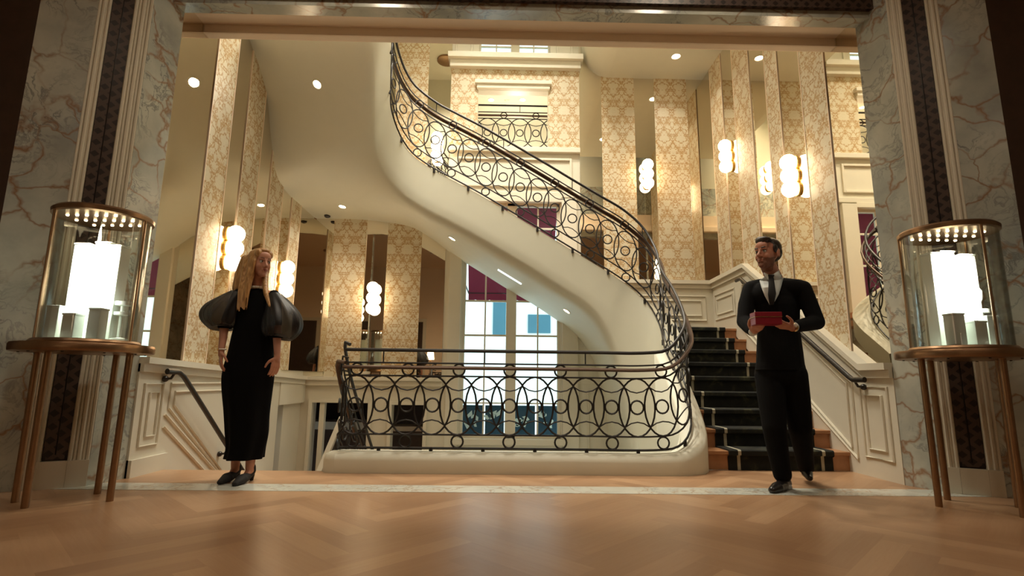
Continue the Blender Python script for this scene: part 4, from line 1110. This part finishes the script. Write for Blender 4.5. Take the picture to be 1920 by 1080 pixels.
# ------------------------------------------------------------------ the man
mp = at(1468, 918, Z=0)
man = thing('person', 'man in a black suit and tie holding a small red box by the stairs', 'person', (mp.x, mp.y, 0))
YM = 4.0
J = dict(neck=at(1453, 516, Y=4.04), shL=at(1408, 541, Y=4.10), shR=at(1505, 540, Y=3.96), elL=at(1396, 603, Y=4.02), elR=at(1531, 604, Y=3.92),
         wrL=at(1412, 622, Y=3.82), wrR=at(1485, 614, Y=3.74), chest=at(1456, 560, Y=4.05), waist=at(1460, 620, Y=4.06), hipL=at(1442, 700, Y=4.08), hipR=at(1486, 700, Y=4.04),
         knL=at(1452, 800, Y=4.0), knR=at(1500, 800, Y=4.07), anL=at(1467, 889, Y=4.03), anR=at(1511, 877, Y=4.30))
hc = at(1439, 477, Y=3.99)
HB = Blob()
Wm, Rm = head(HB, hc, -radians(60), radians(-3), 1.04, True)
HB.cap(hc + Vector((.01, .03, -.07)), J['neck'] + Vector((0, .01, -.03)), .056, .062)
HB.cap(J['chest'] + Vector((-.09, .02, .03)), J['chest'] + Vector((.09, .0, .03)), .07, .07); HB.cap(J['chest'] + Vector((0, .02, 0)), J['waist'] + Vector((0, .02, 0)), .085, .08); HB.cap(J['waist'] + Vector((0, .02, 0)), (J['hipL'] + J['hipR']) / 2, .08, .09)
for a in 'LR':
    HB.chain([J['neck'] + Vector((0, .03, -.08)), J['sh' + a]], [.045, .042]); HB.chain([J['sh' + a], J['el' + a], J['wr' + a]], [.042, .034, .026])
    HB.chain([J['hip' + a], J['kn' + a], J['an' + a] + Vector((0, 0, -.01))], [.075, .05, .032]); HB.cap(J['an' + a], J['an' + a] + Vector((-.01, -.02, -.04)), .03, .026)
boxc = at(1436, 598, Y=3.68)
hand(HB, J['wrL'], boxc + Vector((-.035, -.0, -.030)) - J['wrL'], (-.4, -.15, -.9), -1, .45, .98)
hand(HB, J['wrR'], boxc + Vector((.045, -.0, -.028)) - J['wrR'], (.45, -.25, -.85), 1, .45, .98)
body = HB.build('body', M['skin_m'], man, .0048, 3)
face_parts(Wm, Rm, 1.04, body, plain('brown_lips', (.30, .10, .07), .5), M['hair_m'], .0055)
# beard: the lower face again, a little proud of the skin
def region(src, name, mat, parent, test, lift):
    off = world_loc(src); me = src.data; m = MB(); ids = {}
    for p in me.polygons:
        c = p.center + off
        if test(c):
            f = []
            for vi in p.vertices:
                if vi not in ids: ids[vi] = len(m.v); m.v.append(me.vertices[vi].co + off + me.vertices[vi].normal * lift)
                f.append(ids[vi])
            m.f.append(tuple(f))
    return m.build(name, mat, parent, smooth=True, recalc=False)
Ri = Rm.inverted()
def beard(c):
    q = Ri @ (c - hc) / 1.04
    if not (-.13 < q.z < -.018 and q.y < .02): return False
    if abs(q.x) < .024 and q.z > -.040: return False
    if abs(q.x) < .021 and -.072 < q.z < -.050 and q.y < -.07: return False
    return q.z < -.044 + .30 * max(0, q.y + .05)
region(body, 'beard', M['stubble'], man, beard, .0014)
hb = Blob(); hs = 1.04
for p, r in (((0, .030, .058), (.080, .090, .074)), ((0, .060, .02), (.074, .058, .07)), ((0, -.045, .098), (.060, .045, .028)), ((.02, -.066, .100), (.040, .028, .022)), ((-.02, -.02, .112), (.05, .06, .024))):
    hb.ell(Wm(*p), tuple(q * hs for q in r), rot=Rm)
for sx in (-1, 1): hb.ell(Wm(sx * .070, -.008, .030), (.012, .026, .034), rot=Rm)
for k in range(14):
    x = -.05 + .1 * k / 13; hb.cap(Wm(x, -.055 + .02 * abs(x) * 10, .100), Wm(x + .01, -.085 + .3 * abs(x), .090 + .014 * sin(k * 2.1)), .012, .006)
hb.build('hair', M['hair_m'], man, .004, 2)
# jacket
jb = Blob(); up = Vector((0, 0, 1))
hipc = (J['hipL'] + J['hipR']) / 2
jb.cap(J['shL'] + Vector((.045, .01, .002)), J['shR'] + Vector((-.045, .01, .002)), .068, .068)
jb.cap(J['neck'] + Vector((-.01, .03, -.075)), J['shL'] + Vector((.02, .01, .005)), .068, .062); jb.cap(J['neck'] + Vector((.01, .03, -.075)), J['shR'] + Vector((-.02, .01, .005)), .068, .062)
jb.cap(J['neck'] + Vector((-.02, .03, -.065)), J['neck'] + Vector((.02, .03, -.065)), .068, .068)
ch = J['chest']; ws = J['waist']
jb.cap(ch + Vector((-.085, 0, .02)), ch + Vector((.085, .01, .02)), .115, .115); jb.cap(ch + Vector((0, 0, -.05)), ws + Vector((0, 0, -.02)), .125, .112, 1.35)
jb.cap(ws, hipc + Vector((0, 0, .02)), .112, .128, 1.42); jb.cap(hipc + Vector((-.0, 0, .06)), hipc + Vector((.0, 0, .015)), .125, .13, 1.45)
jb.chain([J['shL'] + Vector((0, 0, -.005)), J['shL'].lerp(J['elL'], .5) + Vector((-.005, .01, 0)), J['elL'], J['elL'].lerp(J['wrL'], .55), J['elL'].lerp(J['wrL'], .9)], [.063, .062, .057, .050, .041])
jb.chain([J['shR'] + Vector((0, 0, -.005)), J['shR'].lerp(J['elR'], .5) + Vector((.005, .01, 0)), J['elR'], J['elR'].lerp(J['wrR'], .5), J['elR'].lerp(J['wrR'], .84)], [.063, .062, .058, .050, .041])
zh = at(1460, 692, Y=3.95).z
def jdef(co):
    if co.z < zh and (co - hipc).length < .5: co.z = zh + (co.z - zh) * .12
    return co
jacket = jb.build('jacket', M['suit'], man, .0065, 5, jdef)
tb = Blob()
tb.cap(hipc + Vector((-.055, 0, .0)), hipc + Vector((.055, 0, .0)), .115, .115)
tb.chain([J['hipL'] + Vector((.0, 0, -.01)), J['hipL'].lerp(J['knL'], .5), J['knL'], J['knL'].lerp(J['anL'], .5) + Vector((0, .01, 0)), J['anL'] + Vector((0, .0, .00))], [.105, .098, .084, .074, .064])
tb.chain([J['hipR'] + Vector((.0, 0, -.01)), J['hipR'].lerp(J['knR'], .5), J['knR'], J['knR'].lerp(J['anR'], .5), J['anR'] + Vector((0, 0, .01))], [.105, .098, .084, .070, .060])
trousers = tb.build('trousers', M['trouser'], man, .007, 5)
def shoe(name, heel, toe, parent, mat, lift=0, s=1.0, sole=True):
    heel = Vector(heel); toe = Vector(toe); d = (toe - heel); sb = Blob(); sd = Vector((-d.y, d.x, 0)).normalized(); n = d.cross(sd).normalized()
    if n.z < 0: n = -n
    sb.cap(heel + n * .038 * s, heel + d * .25 + n * .045 * s, .036 * s, .038 * s); sb.cap(heel + d * .25 + n * .03 * s, heel + d * .62 + n * .026 * s, .036 * s, .034 * s, 1.15, sd)
    sb.cap(heel + d * .6 + n * .026 * s, toe + n * .02 * s - d * .08, .036 * s, .022 * s, 1.15, sd)
    sb.cap(heel + d * .08 + n * .06 * s, heel + d * .14 + n * .09 * s, .038 * s, .040 * s)
    def fl(co):
        h = (co - heel).dot(n)
        if h < .004: co -= n * (h - .004)
        return co
    o = sb.build(name, mat, parent, .005, 3, fl)
    if sole:
        m = MB(); m.prism([heel - d.normalized() * .03 + sd * .03, heel - d.normalized() * .03 - sd * .03, heel + d * .30 - sd * .034, heel + d * .30 + sd * .034], n * .022); m.build('heel', mat, o, bevel=.004)
    return o
f0 = at(1475, 917, Z=.0); f1 = at(1437, 925, Z=.0)
f1 = f0 + (Vector((-.20, -.17, 0))); 
shoe('shoe', (f0.x, f0.y + .0, 0), (f1.x, f1.y, 0), man, M['shoe'], s=1.08)
g1 = at(1519, 903, Y=4.20); g0 = at(1506, 884, Y=4.40)
g1.z = max(g1.z, .012)
shoe('shoe', (g0.x, g0.y, max(g0.z, .09)), (g1.x, g1.y, g1.z), man, M['shoe'])
jt = [bvh(jacket), bvh(body)]
decal('shirt', jt, [((1424, 517), (1470, 512)), ((1424, 526), (1469, 521)), ((1428, 540), (1465, 536)), ((1434, 555), (1460, 552)), ((1440, 566), (1454, 563)), ((1443, 572), (1449, 571))], .022, M['shirt'], man, .004)
decal('collar', jt, [((1426, 509), (1445, 516)), ((1427, 516), (1443, 521)), ((1430, 521), (1440, 526))], .032, M['shirt'], man, .004)
decal('collar', jt, [((1447, 516), (1468, 502)), ((1449, 521), (1469, 513)), ((1455, 526), (1467, 522))], .032, M['shirt'], man, .004)
decal('tie', jt, [((1440, 515), (1452, 515)), ((1441, 520), (1450, 520)), ((1441, 532), (1452, 531)), ((1440, 552), (1455, 551)), ((1443, 572), (1451, 571))], .038, M['tie'], man, .006)
decal('lapel', jt, [((1417, 519), (1426, 513)), ((1412, 535), (1428, 534)), ((1419, 552), (1435, 552)), ((1436, 573), (1446, 575))], .029, M['suit'], man, .005)
decal('lapel', jt, [((1470, 508), (1480, 516)), ((1466, 532), (1483, 533)), ((1460, 551), (1474, 551)), ((1449, 575), (1456, 573))], .029, M['suit'], man, .005)
for y in (588, 640):
    pass
cuL = J['elL'].lerp(J['wrL'], .93); 
Blob().cap(J['elL'].lerp(J['wrL'], .88), J['elL'].lerp(J['wrL'], .97), .036, .034).build('shirt_cuff', M['shirt'], man, .005, 1)
Blob().cap(J['elR'].lerp(J['wrR'], .82), J['elR'].lerp(J['wrR'], .90), .036, .034).build('shirt_cuff', M['shirt'], man, .005, 1)
wd = (J['wrR'] - J['elR']).normalized(); wc = J['elR'].lerp(J['wrR'], .97); q = wd.to_track_quat('Z', 'Y')
wt = thing('wristwatch', 'gold wristwatch on the wrist of the man in the suit', 'watch', wc)
MB().tube([wc + q @ Vector((cos(2 * pi * k / 24) * .034, sin(2 * pi * k / 24) * .030, 0)) for k in range(24)], .007, 6, closed=True, flat=(.5, 1.3)).build('bracelet', M['gold'], wt, smooth=True)
MB().ball(wc + Vector((.004, -.032, .012)), .016, 14, 8, sc=(1, .35, 1)).build('dial', M['pearl'], wt, smooth=True)
bx = thing('jewellery_box', 'small red leather jewellery box in the hands of the man', 'box', boxc)
RB = Matrix.Rotation(radians(-8), 3, 'Z')
def obox(m, c, hx, hy, hz): return m.add([c + RB @ Vector((x, y, z)) for x in (-hx, hx) for y in (-hy, hy) for z in (-hz, hz)], [(0, 1, 3, 2), (4, 6, 7, 5), (0, 4, 5, 1), (2, 3, 7, 6), (0, 2, 6, 4), (1, 5, 7, 3)])
obox(MB(), boxc + Vector((0, 0, -.018)), .088, .055, .026).build('base', M['redbox'], bx, bevel=.005)
obox(MB(), boxc + Vector((0, 0, .027)), .090, .057, .017).build('lid', M['redbox'], bx, bevel=.006)
obox(MB(), boxc + Vector((0, 0, .0095)), .0905, .0575, .0016).build('gold_band', M['gold'], bx)

# ------------------------------------------------------------------ the woman
wp = at(456, 903, Z=0)
wom = thing('person', 'woman with long blonde hair in a long black dress with puffed sleeves', 'person', (wp.x, wp.y, 0))
K_ = dict(neck=at(483, 540, Y=4.2), shL=at(447, 553, Y=4.18), shR=at(514, 555, Y=4.18), elL=at(421, 612, Y=4.16), elR=at(519, 618, Y=4.16), wrL=at(415, 658, Y=4.10), wrR=at(520, 668, Y=4.10),
          chest=at(480, 585, Y=4.2), waist=at(472, 640, Y=4.2), hip=at(466, 705, Y=4.21), knL=at(447, 790, Y=4.19), knR=at(476, 795, Y=4.20), anL=at(441, 880, Y=4.22), anR=at(468, 883, Y=4.17))
hw = at(488, 494, Y=4.16)
WB = Blob()
Ww, Rw = head(WB, hw, radians(50), radians(2), .98, False)
WB.cap(hw + Vector((-.012, .02, -.07)), K_['neck'] + Vector((-.005, .0, -.02)), .045, .050)
WB.cap(K_['chest'] + Vector((-.07, 0, .06)), K_['chest'] + Vector((.07, 0, .06)), .06, .06); WB.cap(K_['chest'], K_['waist'], .09, .08); WB.cap(K_['waist'], K_['hip'], .08, .085)
for a in 'LR':
    WB.chain([K_['neck'] + Vector((0, 0, -.05)), K_['sh' + a]], [.04, .042]); WB.chain([K_['sh' + a], K_['el' + a], K_['wr' + a]], [.040, .034, .0225])
    WB.chain([K_['hip'] + Vector((.06 if a == 'R' else -.06, 0, 0)), K_['kn' + a], K_['kn' + a].lerp(K_['an' + a], .35), K_['an' + a]], [.07, .045, .042, .030])
    WB.chain([K_['an' + a], K_['an' + a] + Vector((-.005, -.05, -.045)), K_['an' + a] + Vector((-.008, -.12, -.075))], [.029, .026, .020])
hand(WB, K_['wrL'], (.10, -.10, -1), (-.75, -.55, 0), -1, .28, .92)
hand(WB, K_['wrR'], (-.06, -.10, -1), (.75, -.55, 0), 1, .34, .92)
wbody = WB.build('body', M['skin_w'], wom, .0048, 3)
face_parts(Ww, Rw, .98, wbody, M['lips'], plain('light_brown_brow', (.13, .06, .03), .7), .0035)
# hair
hb = Blob(); s_ = .98
for p, r in (((0, .030, .052), (.083, .092, .076)), ((0, .062, -.01), (.082, .058, .09)), ((-.068, .012, -.02), (.020, .045, .085)), ((.068, .022, -.02), (.020, .040, .085)), ((0, -.02, .098), (.058, .06, .026)), ((-.045, -.045, .072), (.028, .035, .034)), ((.045, -.045, .072), (.028, .035, .034))):
    hb.ell(Ww(*p), tuple(q * s_ for q in r), rot=Rw)
def lock(px, r):
    hb.chain([at(x, y, Y=Y) for x, y, Y in px], r)
lock([(470, 484, 4.17), (460, 510, 4.14), (455, 540, 4.10), (449, 566, 4.08), (445, 582, 4.08)], [.035, .034, .026, .015, .004])
lock([(474, 480, 4.15), (468, 508, 4.10), (465, 535, 4.08), (458, 560, 4.07), (452, 575, 4.07)], [.026, .024, .020, .012, .004])
lock([(464, 490, 4.24), (454, 516, 4.24), (446, 540, 4.22), (441, 555, 4.20)], [.055, .055, .042, .015])
lock([(478, 500, 4.26), (476, 540, 4.28), (478, 575, 4.30), (478, 600, 4.30)], [.065, .07, .06, .03])
lock([(498, 500, 4.24), (497, 530, 4.16), (499, 552, 4.10), (505, 572, 4.08), (511, 584, 4.08)], [.025, .024, .018, .010, .003])
lock([(484, 474, 4.12), (477, 490, 4.08), (472, 512, 4.08), (469, 530, 4.09)], [.016, .014, .012, .006])
random.seed(3)
for k in range(26):
    x0 = 452 + random.random() * 22; x1 = 443 + (x0 - 452) * .8 + random.random() * 4
    y1 = 562 + random.random() * 22
    hb.chain([at(x0 + 6, 488, Y=4.14 + random.random() * .03), at(x0, 520, Y=4.095 + random.random() * .02), at((x0 + x1) / 2 - 1, 545, Y=4.075), at(x1, y1, Y=4.07)], [.010, .008, .007, .003])
hb.build('hair', M['hair_w'], wom, .0042, 2)
# dress: rings from neckline to hem
def rings(name, rg, mat, parent, n=56, fold=None, caps=False, thick=.004):
    rows = []
    pts = [Vector((*r[0], r[1])) for r in rg]
    fine = catmull(pts, 6); ra = catmull([Vector((r[1], r[2], 0)) for r in [(0, q[2], q[3]) for q in rg]], 6)
    for i, (c, r) in enumerate(zip(fine, ra)):
        t = i / (len(fine) - 1); row = []
        for k in range(n + 1):
            a = 2 * pi * k / n; f = fold(a, t) if fold else 0
            row.append(c + Vector((cos(a) * (r.x + f), sin(a) * (r.y + f), 0)))
        rows.append(row)
    m = MB(); m.grid(rows); o = m.build(name, mat, parent, smooth=True, recalc=True)
    md = o.modifiers.new('s', 'SOLIDIFY'); md.thickness = thick; md.offset = -1
    return o
def c_(px0, px1, y, Y=4.19):
    a = at(px0, y, Y=Y); b = at(px1, y, Y=Y); return ((a.x + b.x) / 2, Y + .02), (a.z + b.z) / 2, (b.x - a.x) / 2
def ring_at(px0, px1, y, dep, Y=4.19):
    c, z, r = c_(px0, px1, y, Y); return (c, z, r, dep)
dress = rings('dress', [ring_at(472, 494, 541, .052), ring_at(456, 507, 549, .080), ring_at(441, 519, 560, .095), ring_at(440, 521, 580, .115), ring_at(440, 520, 605, .122), ring_at(433, 514, 632, .115), ring_at(427, 510, 660, .118),
                        ring_at(417, 511, 700, .135), ring_at(417, 508, 730, .138), ring_at(421, 503, 770, .13), ring_at(424, 500, 810, .13), ring_at(426, 493, 840, .13), ring_at(422, 489, 860, .14)],
              M['dress'], wom, 72, lambda a, t: max(0, t - .45) * .022 * sin(a * 7 + 3 * t))
col = MB()
nk = at(483, 541, Y=4.20)
for k in range(11):
    a = pi * (1.05 + .9 * k / 10); q = nk + Vector((.050 * cos(a), .058 * sin(a) - .006, .002))
    col.ball(q, .0115, 10, 8)
col.build('pearl_collar', M['pearl'], wom, smooth=True)
def puff(sh, cf, outer, parent, ph):
    """pleated balloon sleeve from shoulder to cuff"""
    sh = Vector(sh); cf = Vector(cf); outer = Vector(outer); rows = []; nR = 22; nA = 72
    mid = sh.lerp(cf, .55); push = outer - mid
    for i in range(nR + 1):
        t = i / nR; c = sh.lerp(cf, t ** .9) + push * (sin(pi * min(1, t * 1.0)) ** .8) * .50
        r = .040 + .094 * (sin(pi * (t * .93 + .02)) ** .75) * (1 + .25 * t); r = max(r * (1 - .0 * t), .040)
        ax = (cf - sh).normalized(); u = push.normalized(); u = (u - ax * u.dot(ax)).normalized(); v = ax.cross(u)
        sag = Vector((0, 0, -.10)) * max(0, t - .35) * (1 - max(0, t - .92) * 12 if t > .92 else 1)
        row = []
        for k in range(nA + 1):
            a = 2 * pi * k / nA; rr = r * (1 + .055 * sin(a * 11 + ph + 2 * t) * sin(pi * t) + .03 * sin(a * 5 + ph * 2 + 5 * t))
            row.append(c + u * rr * cos(a) + v * rr * .95 * sin(a) + sag * (.5 + .5 * cos(a)))
        rows.append(row)
    m = MB(); m.grid(rows); m.build('puff_sleeve', M['organza'], parent, smooth=True, recalc=True)
    MB().tube([cf + Vector((.045 * cos(2 * pi * k / 24), .045 * sin(2 * pi * k / 24), 0)) for k in range(24)], .012, 8, closed=True, flat=(.6, 1.4)).build('cuff', M['dress'], parent, smooth=True)
puff(K_['shL'] + Vector((-.005, 0, .02)), at(422, 612, Y=4.15), at(397, 596, Y=4.17), wom, .4)
puff(K_['shR'] + Vector((.0, 0, .015)), at(518, 630, Y=4.15), at(545, 616, Y=4.17), wom, 1.3)
for a, nm in (('L', (422, 612)), ('R', (518, 630))):
    Blob().cap(K_['sh' + a], K_['sh' + a].lerp(K_['el' + a], .8), .048, .044).build('sleeve_lining', M['dress'], wom, .006, 2)
bq = K_['wrL'] + Vector((0, 0, .012))
br = thing('bracelet', 'pale bracelet on the wrist at the left of the blonde woman', 'bracelet', bq)
MB().tube([bq + Vector((.030 * cos(2 * pi * k / 20), .028 * sin(2 * pi * k / 20), 0)) for k in range(20)], .006, 8, closed=True).build('band', M['pearl'], br, smooth=True)
MB().ball(bq + Vector((-.012, -.030, 0)), .009, 10, 8).build('bead', M['gold'], br, smooth=True)
for a in 'LR':
    an = K_['an' + a]; gz = .004
    heel = Vector((an.x + .002, an.y + .025, max(.055, an.z - .075))); ball = Vector((an.x - .006, an.y - .10, .024)); toe = Vector((an.x - .012, an.y - .185, .018))
    sb = Blob(); sb.cap(heel + Vector((0, 0, .012)), heel.lerp(ball, .5) + Vector((0, 0, .0)), .030, .030); sb.cap(heel.lerp(ball, .5), ball + Vector((0, 0, .010)), .030, .036, 1.1); sb.cap(ball + Vector((0, 0, .010)), toe, .036, .018, 1.2)
    sb.cap(heel + Vector((0, .0, .02)), heel + Vector((0, -.01, .045)), .032, .033)
    def fl(co, gz=gz): co.z = max(co.z, gz); return co
    o = sb.build('shoe', M['suede'], wom, .0045, 3, fl)
    MB().tube([heel + Vector((0, .012, -.01)), Vector((heel.x, heel.y + .016, .002))], [.022, .012], 10).build('heel', M['suede'], o)
